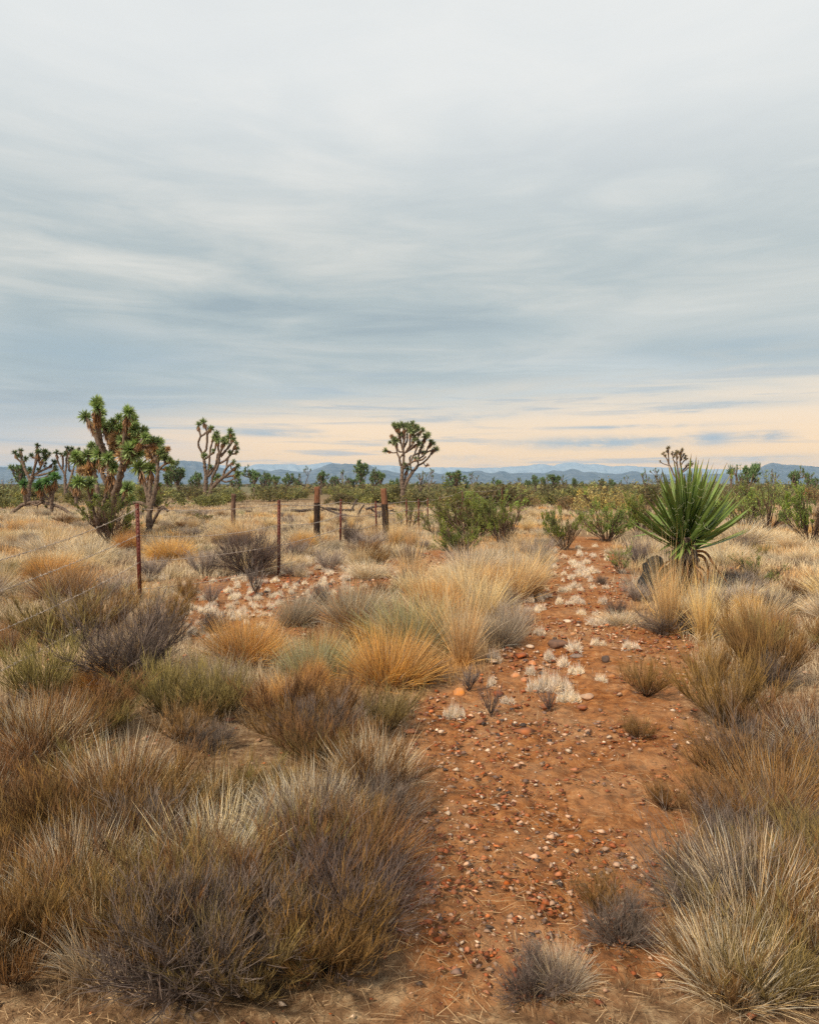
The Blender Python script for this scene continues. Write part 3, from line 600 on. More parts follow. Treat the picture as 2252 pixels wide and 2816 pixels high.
# distant joshua trees: generated variants, standing 80-200 m away
def far_joshua(seed, kind):
    """unit-height tree. kind: dense / open / spire / squat"""
    rg = np.random.default_rng(seed); wood = Bag(); crown = Bag()
    tips = []
    def grow(p, d, L, w, lev):
        n = 4; pts = [p]
        for i in range(n):
            d = nrm(d + rg.normal(size=3) * .16 + np.array([0, 0, .16])); pts.append(pts[-1] + d * L / n)
        pts = np.array(pts); wood.add(*tube(pts, np.linspace(w, w * .75, n + 1), 5, .1))
        if lev <= 0 or pts[-1][2] > .95: tips.append((pts[-1], d)); return
        for _ in range(rg.integers(2, 4 if kind != 'open' else 3)):
            dd = nrm(d + nrm(rg.normal(size=3)) * (1.0 if kind != 'spire' else .6)); dd[2] = abs(dd[2]) * .7 + .1
            grow(pts[-1], nrm(dd), L * rg.uniform(.6, .95), w * .72, lev - 1)
        if kind in ('dense', 'squat'):
            dd = nrm(d + nrm(rg.normal(size=3)) * 1.1); grow(pts[2], nrm(dd), L * .8, w * .6, lev - 2)
    if kind == 'open': grow(np.zeros(3), np.array([0, 0, 1.0]), .34, .034, 4)
    elif kind == 'dense': grow(np.zeros(3), np.array([0, 0, 1.0]), .24, .045, 4)
    elif kind == 'squat':
        for a in range(3): grow(np.zeros(3), nrm(np.array([math.cos(a * 2.1), math.sin(a * 2.1), 1.3])), .28, .035, 3)
    else:
        grow(np.zeros(3), np.array([0, 0, 1.0]), .5, .05, 2); grow(np.array([.0, 0, .2]), nrm(np.array([.7, .2, .6])), .3, .04, 2); grow(np.array([.0, 0, .2]), nrm(np.array([-.7, -.2, .6])), .26, .04, 2)
    top = max(t[0][2] for t in tips); 
    for c, d in tips: rosette(crown, c, d, .085 if kind != 'open' else .06, 16, (.13, .185, .085), False, 1.6)
    for c, d in tips:
        if rg.random() < .7:
            P = np.array([c - d * .09, c - d * .04, c]); skirt(crown, P, .018, .035, 8)
    a = wood.get(); b = crown.get()
    return (mk('trunk', a[0] / top, a[1], a[2], a[3], M_bark, True, link=False), mk('crown', b[0] / top, b[1], b[2], b[3], M_joshua, link=False))
FV = {k: [far_joshua(100 + i * 7 + j, k) for i in range(n)] for j, (k, n) in enumerate((('dense', 4), ('open', 3), ('squat', 3), ('spire', 2)))}
FARJ = [  # photo x, top y, width px, distance, kind, label
    (493, 1270, 62, 92, 'dense', 'broad dense joshua tree between the biggest joshua tree and the tall open one'),
    (462, 1300, 34, 90, 'dense', 'brownish joshua tree tucked behind the forked tree with tan skirts'),
    (536, 1300, 40, 96, 'squat', 'pale green low joshua tree touching the trunk of the tall open tree'),
    (650, 1308, 26, 98, 'squat', 'small joshua tree hugging the low limbs of the tall open tree'),
    (699, 1282, 44, 95, 'dense', 'joshua tree standing clear between the tall open tree and the first thick wooden post'),
    (725, 1300, 30, 108, 'squat', 'small tan joshua tree leaning on the clear-standing one'),
    (755, 1308, 26, 130, 'dense', 'low grey joshua tree first in the trio before the split post'),
    (785, 1302, 34, 126, 'dense', 'round joshua tree in the middle of the trio before the split post'),
    (814, 1316, 26, 135, 'squat', 'lowest joshua tree of the trio before the split post'),
    (842, 1283, 36, 105, 'open', 'open fan-like joshua tree just before the split wooden post'),
    (884, 1297, 32, 110, 'dense', 'bushy joshua tree just after the split wooden post'),
    (925, 1310, 26, 125, 'squat', 'low pale joshua tree beneath the twin-peaked mountain'),
    (944, 1293, 24, 118, 'spire', 'joshua tree with one upright spike beneath the mountain summit'),
    (968, 1316, 24, 130, 'squat', 'small bright joshua tree beside the spiked one'),
    (993, 1270, 44, 100, 'dense', 'tall dense joshua tree just before the leaning tarred post'),
    (1024, 1296, 26, 112, 'dense', 'small joshua tree attached to the dense one before the leaning post'),
    (1046, 1287, 28, 108, 'dense', 'flat-topped joshua tree above the leaning tarred post'),
    (1075, 1320, 24, 135, 'squat', 'lowest green joshua tree between the leaning post and the fan-crowned tree'),
    (1094, 1314, 18, 130, 'squat', 'green joshua tree half hidden by the trunk of the fan-crowned tree'),
    (1156, 1296, 26, 108, 'spire', 'pointed joshua tree just east of the fan-crowned tree'),
    (1184, 1288, 28, 105, 'open', 'tangled open joshua tree second past the fan-crowned tree'),
    (1232, 1314, 22, 120, 'squat', 'low joshua tree leading a pair behind the big bush'),
    (1258, 1296, 50, 98, 'dense', 'wide joshua tree with upright fingers behind the big bush'),
    (1299, 1299, 28, 118, 'open', 'airy black-headed joshua tree behind the big bush'),
    (1368, 1314, 30, 112, 'dense', 'round joshua tree above the rust-red shrub'),
    (1424, 1314, 18, 125, 'open', 'thin joshua tree starting the row under the small peaks'),
    (1447, 1320, 26, 125, 'squat', 'low brown joshua tree second in the row under the small peaks'),
    (1474, 1307, 22, 115, 'dense', 'narrow joshua tree third in the row under the small peaks'),
    (1495, 1306, 28, 112, 'dense', 'bright green-fingered joshua tree fourth in the row under the small peaks'),
    (1530, 1306, 34, 116, 'dense', 'wide grey joshua tree fifth in the row under the small peaks'),
    (1552, 1308, 18, 118, 'spire', 'slim joshua tree closing the row under the highest small peak'),
    (1579, 1315, 24, 128, 'dense', 'small joshua tree just past the highest small peak'),
    (1600, 1324, 18, 140, 'squat', 'tiny dark joshua tree before the hollow in the scrub'),
    (1629, 1319, 28, 132, 'open', 'spreading low joshua tree above the dark yucca stems'),
    (1659, 1320, 22, 132, 'dense', 'low joshua tree above the bright green yuccas'),
    (1686, 1318, 22, 130, 'dense', 'joshua tree crowned with brown heads near the wispy bush'),
    (1720, 1308, 18, 120, 'open', 'feathery joshua tree between the wispy bush and the yucca'),
    (1776, 1290, 22, 95, 'spire', 'joshua tree with two stout arms, before the yucca spikes'),
    (1803, 1288, 36, 92, 'open', 'fan-shaped joshua tree touching the first yucca spikes'),
    (1906, 1305, 22, 90, 'spire', 'shaggy joshua tree seen between the yucca spikes'),
    (2034, 1281, 14, 88, 'spire', 'thin crooked joshua tree beside the distant spiky yucca'),
    (2060, 1278, 38, 88, 'dense', 'stocky joshua tree near the east mountain, past the distant spiky yucca'),
    (2040, 1312, 40, 100, 'squat', 'pale scrubby joshua tree below the stocky one'),
    (2128, 1291, 20, 84, 'spire', 'short yellowish joshua tree under the east mountain, near the frame edge'),
    (2185, 1285, 40, 90, 'dense', 'joshua tree beyond the east mountain'), (2225, 1300, 30, 100, 'squat', 'low joshua tree farthest east on the flat'),
    (60, 1275, 50, 90, 'dense', 'joshua tree farthest west on the flat')]
for i, (x, ty, w, D, kind, lab) in enumerate(FARJ):
    tr, cr = FV[kind][i % len(FV[kind])]
    X = (x - CX) / F * D; g = rootz(X, D); h = (HY - ty) / F * D + H - g
    o = thing('joshua_tree', lab, 'tree', 'distant joshua trees along the plain', (X, D, g), R.uniform(0, 6.28))
    n = len(tr.vertices); co = np.empty(len(cr.vertices) * 3, np.float32); cr.vertices.foreach_get('co', co); co = co.reshape(-1, 3)
    ww = np.percentile(np.abs(co[:, :2]), 97) * 2; sx = (w / F * D) / ww
    sx = min(max(sx * 1.15, h * .6), h * 2.0)
    o.scale = (sx, sx, h)
    a = bpy.data.objects.new('trunk', tr); a.parent = o; col.objects.link(a)
    b = bpy.data.objects.new('crown', cr); b.parent = o; col.objects.link(b)

# ------------------------------------------------------------------ fence
def fence():
    root = thing('wire_fence', 'four-strand barbed wire fence on dark red steel posts and a few wooden ones', 'fence')
    steel = [(385, 1386, 1652), (767, 1372, 1578), (936, 1373, 1503), (1036, 1378, 1480), (1119, 1374, 1462), (1151, 1372, 1457), (1176, 1369, 1446), (1210, 1366, 1436), (1271, 1346, 1424), (1380, 1342, 1402)]
    pos = []
    def steel_post(X, Y, h, lean):
        b = Bag(); w = .055; g = rootz(X, Y)
        # T section: flange facing the camera side, stem behind, studs
        def box(x0, x1, y0, y1, z0, z1):
            V = np.array([(x, y, z) for x in (x0, x1) for y in (y0, y1) for z in (z0, z1)], float); V[:, 0] += V[:, 2] * lean
            b.add(V, [(0, 1, 3, 2), (4, 6, 7, 5), (0, 4, 5, 1), (2, 3, 7, 6), (0, 2, 6, 4), (1, 5, 7, 3)])
        box(-w / 2, w / 2, 0, .006, -.15, h); box(-.003, .003, .0062, .045, -.15, h - .002)
        for k in range(int(h / .055)): box(-.006, .006, -.005, -.0002, .05 + k * .055, .07 + k * .055)
        b.make('steel_post', M_steel, parent=root, loc=(X, Y, g))
    for i, (x, ty, by) in enumerate(steel):
        X, Y = gp(x, by); h = (by - ty) * Y / F; lean = [-.03, .0, .01, -.03, -.02, .0, 0, 0, .01, 0][i]
        steel_post(X, Y, h, lean); pos.append((X, Y, h, lean))
    pos.insert(0, (-2.22, 2.4, 1.30, 0)); steel_post(-2.22, 2.4, 1.30, 0)
    # wooden posts: upper third bare reddish wood, lower part tarred
    def wood_post(x, ty, by, wpx, lean, mats, seed, part='wooden_post'):
        X, Y = gp(x, by); h = (by - ty) * Y / F; r = wpx * .5 * Y / F; g = rootz(X, Y)
        rg = np.random.default_rng(seed); root_o = None
        n = 26; sd = 14; zs = np.linspace(-.15, h, n)
        th = np.arange(sd) / sd * 2 * math.pi
        prof = 1 + .07 * np.sin(th * 3 + seed) + .05 * np.sin(th * 5 + 1); V = []
        for z in zs:
            rr = r * prof * (1.0 + .03 * rg.normal(size=sd)) * (1 - .08 * z / h) * (.94 if (len(mats) > 1 and z > h * .70) else 1.0)
            if z > h * .9 and len(mats) > 1: rr = rr * np.where(np.abs(np.sin(th / 2 + .8)) < .12, .45, 1)   # split head
            V.append(np.stack([np.cos(th) * rr + lean * z, np.sin(th) * rr, np.full(sd, z) + (rg.normal(size=sd) * .012 if z == zs[-1] else 0)], -1))
        V = np.array(V); C = V[-1].mean(0); i = np.arange(n - 1)[:, None] * sd; j = np.arange(sd)[None, :]; j2 = (j + 1) % sd
        Q = np.stack([i + j, i + j2, i + sd + j2, i + sd + j], -1)
        def emit(rows, m, nm, par, cap):
            q = Q[rows].reshape(-1, 4); u = np.unique(q); mp = np.full(n * sd + 1, -1); mp[u] = np.arange(len(u)); VV = V.reshape(-1, 3)[u]; T = None
            if cap: VV = np.concatenate([VV, [C]]); T = np.stack([mp[(n - 1) * sd + np.arange(sd)], mp[(n - 1) * sd + (np.arange(sd) + 1) % sd], np.full(sd, len(u))], -1)
            return mk(nm, VV, mp[q], T, None, m, parent=par, loc=(X, Y, g) if par is root else None)
        if len(mats) == 1: emit(range(n - 1), mats[0], part, root, True)
        else:
            cut = int(n * .72); o = emit(range(cut), mats[0], part, root, False); emit(range(cut, n - 1), mats[1], 'bare_top', o, True)
        return X, Y
    M_tar = mat_solid('tarred_wood', (.006, .0045, .004), (.055, .028, .018), 7, .7, .9, (6, 6, .7), .3, bdist=.02)
    M_red = mat_solid('bare_red_wood', (.09, .035, .02), (.30, .145, .085), 7, .85, 1.0, (6, 6, .5), .2, bdist=.02)
    M_grey = mat_solid('weathered_post', (.07, .04, .03), (.22, .135, .10), 7, .9, 1.0, (5, 5, .6), .2, bdist=.02)
    wood_post(640, 1360, 1470, 13, .02, [M_grey], 1)
    wood_post(870.5, 1340, 1484, 17.5, .01, [M_tar, M_red], 2)
    wood_post(1063, 1344, 1482, 18.5, -.062, [M_tar, M_red], 3)
    # strands
    for k, (fr, f0) in enumerate(((.945, 1.155), (.67, .95), (.39, .78), (.115, .60))):
        pts = []
        for a, b_ in zip(pos[:-1], pos[1:]):
            for t in np.linspace(0, 1, 12, endpoint=False):
                z0 = rootz(a[0], a[1]) + (f0 if a is pos[0] else a[2] * fr); z1 = rootz(b_[0], b_[1]) + b_[2] * fr
                sag = (.03 + .03 * ((k * 7 + int(a[1])) % 3)) * 4 * t * (1 - t)
                x0 = a[0] + a[3] * a[2] * fr; x1 = b_[0] + b_[3] * b_[2] * fr
                pts.append((x0 * (1 - t) + x1 * t, a[1] * (1 - t) + b_[1] * t - .012, z0 * (1 - t) + z1 * t - sag))
        a = pos[-1]; pts.append((a[0], a[1] - .012, rootz(a[0], a[1]) + a[2] * fr)); pts = np.array(pts)
        wb = Bag(); wb.add(*tube(pts, np.clip(pts[:, 1] * .00040, .0018, .010), 5))
        bb = wb; d = np.concatenate([[0], np.cumsum(np.linalg.norm(np.diff(pts, axis=0), axis=1))])
        q = 0.1
        while q < d[-1] and q < 26:
            c = np.array([np.interp(q, d, pts[:, i]) for i in range(3)])
            for _ in range(2):
                v = nrm(R.normal(size=3)) * .019; bb.add(*tube(np.array([c - v, c, c + v]), [.0012, .0032, .0012], 4))
            q += .125
        wb.make('wire_strand', M_wire, parent=root)
fence()
def fallen():
    D = H * F / (1428 - HY); f = 4.789
    back = [([(-190, 352), (-60, 362), (60, 340), (200, 350), (300, 322), (460, 350), (640, 346)], 34, 30, 6), ([(620, 330), (650, 250), (680, 205)], 24, 20, 7),
            ([(800, 335), (860, 315), (920, 300), (1000, 298)], 30, 22, 5), ([(860, 320), (890, 370), (960, 375), (1080, 362), (1140, 352), (1185, 368)], 24, 14, 4.5), ([(1120, 362), (1165, 335)], 12, 8, 4.5)]
    front = [([(190, 305), (300, 345), (420, 395), (560, 420), (700, 445), (860, 447), (1010, 428)], 20, 32, 0), ([(640, 540), (690, 430), (720, 350), (770, 280)], 34, 16, 0), ([(350, 360), (480, 440), (580, 510)], 8, 5, .6)]
    for nm, lst, lab, org in (('fallen_tree', front, 'long curved dead limb and upright snag lying behind the two tarred wooden posts', (1010, 1430)), ('fallen_log', back, 'thick dark fallen log lying farther back, seen past the tarred wooden posts', (1000, 1402))):
        b = Bag()
        for pts, w0, w1, dz in lst:
            p = path3(pts, D, 840, 1330, f, [dz + .35 * math.sin(i * 1.3) for i in range(len(pts))]); p[:, 2] = np.maximum(p[:, 2], -.02)
            pr, t = resample(p, .12); k = pr[:, 1] / F / f; b.add(*tube(pr, (w0 + (w1 - w0) * t) * .56 * k, 9, .16))
        V, Q, T, C = b.get(); X, Y = gp(*org); o = mk(nm, V - (X, Y, 0), Q, T, C, M_log, smooth=True, loc=(X, Y, 0)); tag(o, lab, 'dead tree' if nm == 'fallen_tree' else 'log')
fallen()

# ------------------------------------------------------------------ plant kinds (each a shared mesh, about 1 m across unless scaled)
def a3(c): return np.array(c, float)
def tussock(seed, n=700, r0=.16, L=.55, spread=.9, w=.0045, root=(.15, .09, .05), tip=(.62, .36, .13), droop=.2, lv=.3, dark=.25, curl=.20, flat=0.0, grey=.14):
    """tuft of grass: blades fan out of a round base; old grey-brown thatch at the root, darkened further as painted shade, tip colour above"""
    global R; R = np.random.default_rng(seed)
    a = R.random(n) * 6.283; q = np.sqrt(R.random(n)); P = np.stack([np.cos(a) * q * r0, np.sin(a) * q * r0, np.zeros(n) - .01], -1)
    tilt = q * spread * (.55 + .6 * R.random(n)); a2 = a + R.normal(size=n) * .8; tilt = tilt + np.abs(R.normal(size=n)) * .18 + (R.random(n) < .08) * R.random(n) * 1.0
    d = np.stack([np.cos(a2) * np.sin(tilt), np.sin(a2) * np.sin(tilt), np.cos(tilt)], -1)
    lean = R.normal(size=2) * .16; d[:, :2] += lean; lob = .72 + .55 * vnoise(np.cos(a) * 1.4 + seed * 3.1, np.sin(a) * 1.4 + q, seed)
    ll = lob * L * (1 - lv + lv * 1.6 * R.random(n)) * (1 - flat * q)
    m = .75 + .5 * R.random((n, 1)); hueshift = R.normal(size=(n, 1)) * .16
    c0 = a3(root) * m; c1 = a3(tip) * m * (1 + hueshift * a3([.6, 0, -1]))  # root colour mixes old thatch with painted shade
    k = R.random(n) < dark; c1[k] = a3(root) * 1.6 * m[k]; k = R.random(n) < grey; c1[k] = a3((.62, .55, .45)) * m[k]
    bag = Bag(); bag.add(*blades(P, d, ll, w * .72, droop * (.3 + 1.6 * R.random(n)), c0, c1, 4, curl, 1.6, .8))
    return bag.get()
def twiggy(seed, n1=26, n2=150, n3=700, L=.5, spread=1.0, w=.006, base=(.09, .06, .05), tip=(.30, .23, .19), up=.35, wmin=.0022, tangle=.5, r0=.05, trunk=0.0):
    """fine-branched shrub: stems, side twigs and hair-thin outer twigs"""
    global R; R = np.random.default_rng(seed); bag = Bag()
    a = R.random(n1) * 6.283; t_ = (.25 + .75 * R.random(n1)) * spread
    P = np.stack([np.cos(a) * r0, np.sin(a) * r0, np.full(n1, trunk)], -1) * R.random((n1, 1)) ** .5
    P[:, 2] = trunk * R.random(n1)
    d = nrm(np.stack([np.cos(a) * np.sin(t_), np.sin(a) * np.sin(t_), np.cos(t_)], -1)); l1 = L * (.6 + .5 * R.random(n1))
    cb, ct = a3(base), a3(tip); cm = (cb + ct) / 2
    def lvl(P, d, l, w, c0, c1, segs, cu):
        V, Q, T, C = blades(P, d, l, w, -.06, c0 * (.7 + .6 * R.random((len(P), 1))), c1 * (.7 + .6 * R.random((len(P), 1))), segs, cu, 1.5); bag.add(V, Q, T, C)
    lvl(P, d, l1, w * 2.4, cb, cm, 3, .1)
    def child(P, d, l, n, tl, th, sp, rat):
        i = R.integers(0, len(P), n); t = tl + (th - tl) * R.random(n)
        PP = P[i] + d[i] * (l[i] * t)[:, None]; PP[:, 2] += .06 * l[i] * t * t
        dd = nrm(d[i] + nrm(R.normal(size=(n, 3))) * sp + a3([0, 0, up])); return PP, dd, l[i] * rat * (.5 + .8 * R.random(n)) * (1.25 - t * .5)
    P2, d2, l2 = child(P, d, l1, n2, .12, .9, tangle, .55); lvl(P2, d2, l2, w * 1.2, cb * .8 + ct * .2, cm, 2, .12)
    P3, d3, l3 = child(P2, d2, l2, n3, .15, 1.0, tangle * .9, .60); lvl(P3, d3, l3, max(w * .6, wmin), cm, ct, 2, .12)
    return bag, (P3, d3, l3)
def leafy(seed, P, d, l, n, size, c, cv=.35, top=None):
    """small leaves along twigs"""
    global R; i = R.integers(0, len(P), n); t = .35 + .7 * R.random(n)
    PP = P[i] + d[i] * (l[i] * t)[:, None] + R.normal(size=(n, 3)) * size * .5
    dd = nrm(d[i] + R.normal(size=(n, 3)) * .8); m = (1 - cv + 2 * cv * R.random((n, 1)))
    cc = a3(c) * m * (1 + R.normal(size=(n, 1)) * .12 * a3([1, .2, -.5]))
    s = size * (.6 + .8 * R.random(n)); u = nrm(np.cross(dd, R.normal(size=(n, 3)))) * (s * .42)[:, None]; e = dd * s[:, None]
    V = np.stack([PP, PP + e * .5 + u, PP + e, PP + e * .5 - u], 1).reshape(-1, 3); Q = np.arange(n * 4).reshape(-1, 4)
    return V, Q, None, np.repeat(np.clip(cc, 0, 1), 4, 0)
def M(name, bagdata, mat, smooth=False): return mk(name, *bagdata, mat, smooth=smooth, link=False)

def creosote(seed, n1=20, n2=150, n3=650, nl=12000, size=.0155, c=(.22, .265, .065), L=.62, spread=1.0, zlo=.10):
    bag, (P, d, l) = twiggy(seed, n1, n2, n3, L, spread, .009, (.075, .05, .04), (.17, .11, .07), .35, .003, .55, .06)
    m = P[:, 2] > zlo; P, d, l = P[m], d[m], l[m]
    # leaves gather in clumps: keep only part of the twigs leafy
    if zlo <= 0:
        e = nrm(R.normal(size=(700, 3))) * R.random((700, 1)) ** .3; e[:, 2] = np.abs(e[:, 2]) ; PE = e * a3((.50, .50, .50)) + a3((0, 0, .03)); P = np.concatenate([P, PE]); d = np.concatenate([d, nrm(e + a3((0, 0, .5)))]); l = np.concatenate([l, np.full(700, .09)])
    keep = vnoise(P[:, 0] * 6 + seed, P[:, 1] * 6 + P[:, 2] * 5, seed) > .38; P, d, l = P[keep], d[keep], l[keep]
    return M('branches', bag.get(), M_twig), M('foliage', leafy(seed, P, d, l, nl, size, c), M_leaf)
CREO = [creosote(s) for s in (201, 202, 203)]
CREO_THIN = [creosote(s, 12, 70, 260, 3400, .016, (.25, .29, .085), .62, .95) for s in (211, 212)]
CREO_FAR = [creosote(s, 10, 50, 260, 3400, .040, (.24, .225, .09), .62, 1.25, .0) for s in (221, 222, 223)]
CREO_RUST = [creosote(231, 12, 60, 280, 2600, .03, (.40, .29, .12), .62, 1.2, .0)]

G = {}
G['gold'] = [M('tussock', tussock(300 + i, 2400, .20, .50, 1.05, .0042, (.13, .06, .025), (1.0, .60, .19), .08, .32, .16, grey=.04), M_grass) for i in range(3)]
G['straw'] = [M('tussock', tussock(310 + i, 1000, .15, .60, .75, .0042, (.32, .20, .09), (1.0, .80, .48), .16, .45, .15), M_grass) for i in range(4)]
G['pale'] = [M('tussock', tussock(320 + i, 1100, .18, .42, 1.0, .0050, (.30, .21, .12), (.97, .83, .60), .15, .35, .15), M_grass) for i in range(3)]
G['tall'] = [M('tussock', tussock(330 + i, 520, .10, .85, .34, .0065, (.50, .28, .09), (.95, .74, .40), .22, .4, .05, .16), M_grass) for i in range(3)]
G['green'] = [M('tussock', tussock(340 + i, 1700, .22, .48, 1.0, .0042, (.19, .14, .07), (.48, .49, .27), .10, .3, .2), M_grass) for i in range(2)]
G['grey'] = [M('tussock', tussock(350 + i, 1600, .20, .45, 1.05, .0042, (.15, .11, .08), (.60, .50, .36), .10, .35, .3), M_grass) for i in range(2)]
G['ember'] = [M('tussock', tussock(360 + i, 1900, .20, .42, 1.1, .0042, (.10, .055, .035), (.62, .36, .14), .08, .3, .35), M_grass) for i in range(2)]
def tuft(seed):
    """low white cushion: short curly blades spreading over a half ball"""
    b = Bag(); rg = np.random.default_rng(seed)
    for k in range(rg.integers(1, 4)):
        c = a3([rg.normal() * .30, rg.normal() * .22, 0]) * (k > 0)
        V, Q, T, C = tussock(seed * 10 + k, 340, .17, .36 * rg.uniform(.8, 1.1), 1.45, .024, (.60, .46, .31), (1.0, .92, .80), .16, .35, .04, .3, .2)
        b.add(V + c, Q, T, C)
    return M('tuft', b.get(), M_grass)
G['tuft'] = [tuft(400 + i) for i in range(6)]
def wide_tuft():
    b = Bag()
    for k, (x, y, q) in enumerate([(-.38, .02, .8), (-.20, -.08, 1.0), (-.05, .06, 1.15), (.12, -.04, 1.1), (.28, .05, .9), (.42, -.03, .7), (.05, -.14, .8)]):
        V, Q, T, C = tussock(4700 + k, 420, .075 * q, .17 * q, 1.45, .009, (.50, .37, .24), (1.0, .92, .80), .16, .35, .06, .3, .2); b.add(V + a3((x, y, 0)), Q, T, C)
    return M('tuft', b.get(), M_grass)
WIDE = wide_tuft()
S = {}
S['dead'] = [M('shrub', twiggy(500 + i, 40, 420, 3200, .5, 1.2, .0052, (.05, .036, .032), (.20, .155, .135), .25, .0026, .75)[0].get(), M_twig) for i in range(3)]
S['ash'] = [M('shrub', twiggy(510 + i, 28, 240, 1600, .5, 1.0, .0055, (.12, .09, .08), (.42, .35, .31), .35, .0026, .6)[0].get(), M_twig) for i in range(3)]
S['broom'] = [M('shrub', twiggy(520 + i, 40, 320, 2300, .5, 1.0, .0045, (.035, .02, .012), (.33, .185, .07), .50, .0024, .45)[0].get(), M_twig) for i in range(3)]
S['olive'] = [M('shrub', twiggy(530 + i, 40, 320, 2300, .5, 1.0, .0045, (.045, .028, .015), (.35, .27, .10), .50, .0024, .45)[0].get(), M_twig) for i in range(3)]
S['bare'] = [M('shrub', twiggy(540 + i, 12, 70, 260, .5, .75, .009, (.06, .045, .04), (.26, .22, .21), .25, .0035, .5, .02, .08)[0].get(), M_twig) for i in range(2)]

cnt = [0]
def place(me, u, v, wpx, hpx, name, label, cat, group=None, world=None, rz=None, sink=0.0):
    """me: mesh or (branches, foliage); foot at picture point (u, v), size in the same 1724-wide frame px"""
    if world: X, Y = world; k = 1
    else:
        X, Y = gp(*src(u, v)); k = Y / F / .8418
    cnt[0] += 1; rg = random.Random(cnt[0]); rz = rg.uniform(0, 6.28) if rz is None else rz
    w, h = (wpx * k, hpx * k)
    parts = me if isinstance(me, tuple) else (me,)
    if parts[-1].name not in DIM:
        co = np.concatenate([vco(p) for p in parts])
        DIM[parts[-1].name] = (np.percentile(np.abs(co[:, :2]), 96) * 2, np.percentile(co[:, 2], 98))
    dw, dh = DIM[parts[-1].name]; s = (w / dw, w / dw, h / dh); loc = (X, Y, rootz(X, Y) - sink)
    if len(parts) == 1: return inst(name, parts[0], loc, rz, s, label, cat, group)
    o = thing(name, label, cat, group, loc, rz); o.scale = s
    for p, nm in zip(parts, ('branches', 'foliage')):
        c = bpy.data.objects.new(nm, p); c.parent = o; col.objects.link(c)
    return o
DIM = {}
def vco(p):
    co = np.empty(len(p.vertices) * 3, np.float32); p.vertices.foreach_get('co', co); return co.reshape(-1, 3)
pick = lambda l: l[cnt[0] % len(l)]

# --- green bushes near the camera
for k_, u, v, w, h, lab in [
        (0, 172, 562, 140, 108, 'green creosote bush at the foot of the big shaggy tree, before the first red post'),
        (1, 985, 590, 112, 92, 'foremost small green bush of the thicket, nearest the clearing'),
        (0, 1078, 562, 120, 108, 'darkest rounded bush in the thicket, nearest the trail'),
        (2, 1005, 548, 150, 110, 'tallest spreading bush at the back of the thicket'),
        (3, 935, 545, 100, 88, 'thin dark-stemmed bush on the fence side of the thicket'),
        (1, 1035, 530, 130, 92, 'light green bush behind the thicket of dark bushes'),
        (0, 1222, 574, 100, 92, 'open green bush with bare black stems, just across the trail from the thicket'),
        (2, 1318, 556, 125, 96, 'soft bright green bush between the black-stemmed bush and the yucca'),
        (4, 1348, 628, 78, 66, 'small thin bush with crooked bare stems on the trail edge before the yucca'),
        (3, 862, 522, 62, 62, 'small bush growing at the fence just past the leaning tarred post'),
        (0, 1395, 545, 110, 96, 'green bush half hidden behind the yucca leaves, trail side'),
        (3, 1690, 532, 120, 128, 'tall olive bush at the edge of the frame behind the pale meadow'),
        (2, 1640, 520, 110, 100, 'wide olive bush behind the yucca, next to the tall one at the frame edge'),
        (4, 1680, 652, 110, 76, 'sparse green-tipped shrub in the straw beyond the yucca'),
        (2, 1560, 500, 110, 80, 'bush showing behind the outer leaves of the yucca'),
        (0, 1790, 560, 130, 130, 'dense bush standing beyond the sparse shrub'),
        (1, 262, 478, 46, 42, 'small round green bush between the forked tree and the tall open tree'),
        (2, 385, 507, 50, 20, 'low dark green cushion bush lying on pale sand near the short wooden post')]:
    me = (CREO + CREO_THIN)[k_]
    place(me, u, v, w, h, 'creosote_bush', lab, 'bush', 'green creosote bushes near the fence and trail')
# --- band of bushes behind the meadow
rb = random.Random(5)
bands = [('between the big cluster and the tall open tree', 230, 380), ('between the tall open tree and the split wooden post', 380, 640), ('between the split wooden post and the leaning one', 640, 800),
         ('behind the thicket', 800, 1120), ('past the thicket and before the yucca', 1120, 1400), ('beyond the yucca', 1400, 1760), ('behind the shaggy trees at the frame edge', -100, 230)]
for i in range(150):
    Y = 36 * (140 / 36) ** (rb.random() ** .8); px = rb.uniform(-200, 2450); X = (px - CX) / F * Y; u = (px - 102) * .8418
    if Y < 52 and 380 < u < 860: Y += 22; X = (px - CX) / F * Y
    if Y < 46 and u < 380: continue
    bn = [b for b in bands if b[1] <= u < b[2]]; bn = bn[0][0] if bn else 'out beyond the frame edge'
    rust = rb.random() < .22; me = CREO_RUST[0] if rust else CREO_FAR[i % 3]; w = rb.uniform(1.5, 3.6); h = min(max(w * rb.uniform(.40, .62), .6), 1.45)
    near = 'nearer' if Y < 70 else 'far'
    place(me, 0, 0, w, h, 'creosote_bush', ('%s rust-tinged bush %s' if rust else '%s green bush %s') % (near, bn), 'bush', ('%s %s bushes %s' % (near, 'rust' if rust else 'green', bn)), world=(X, Y))
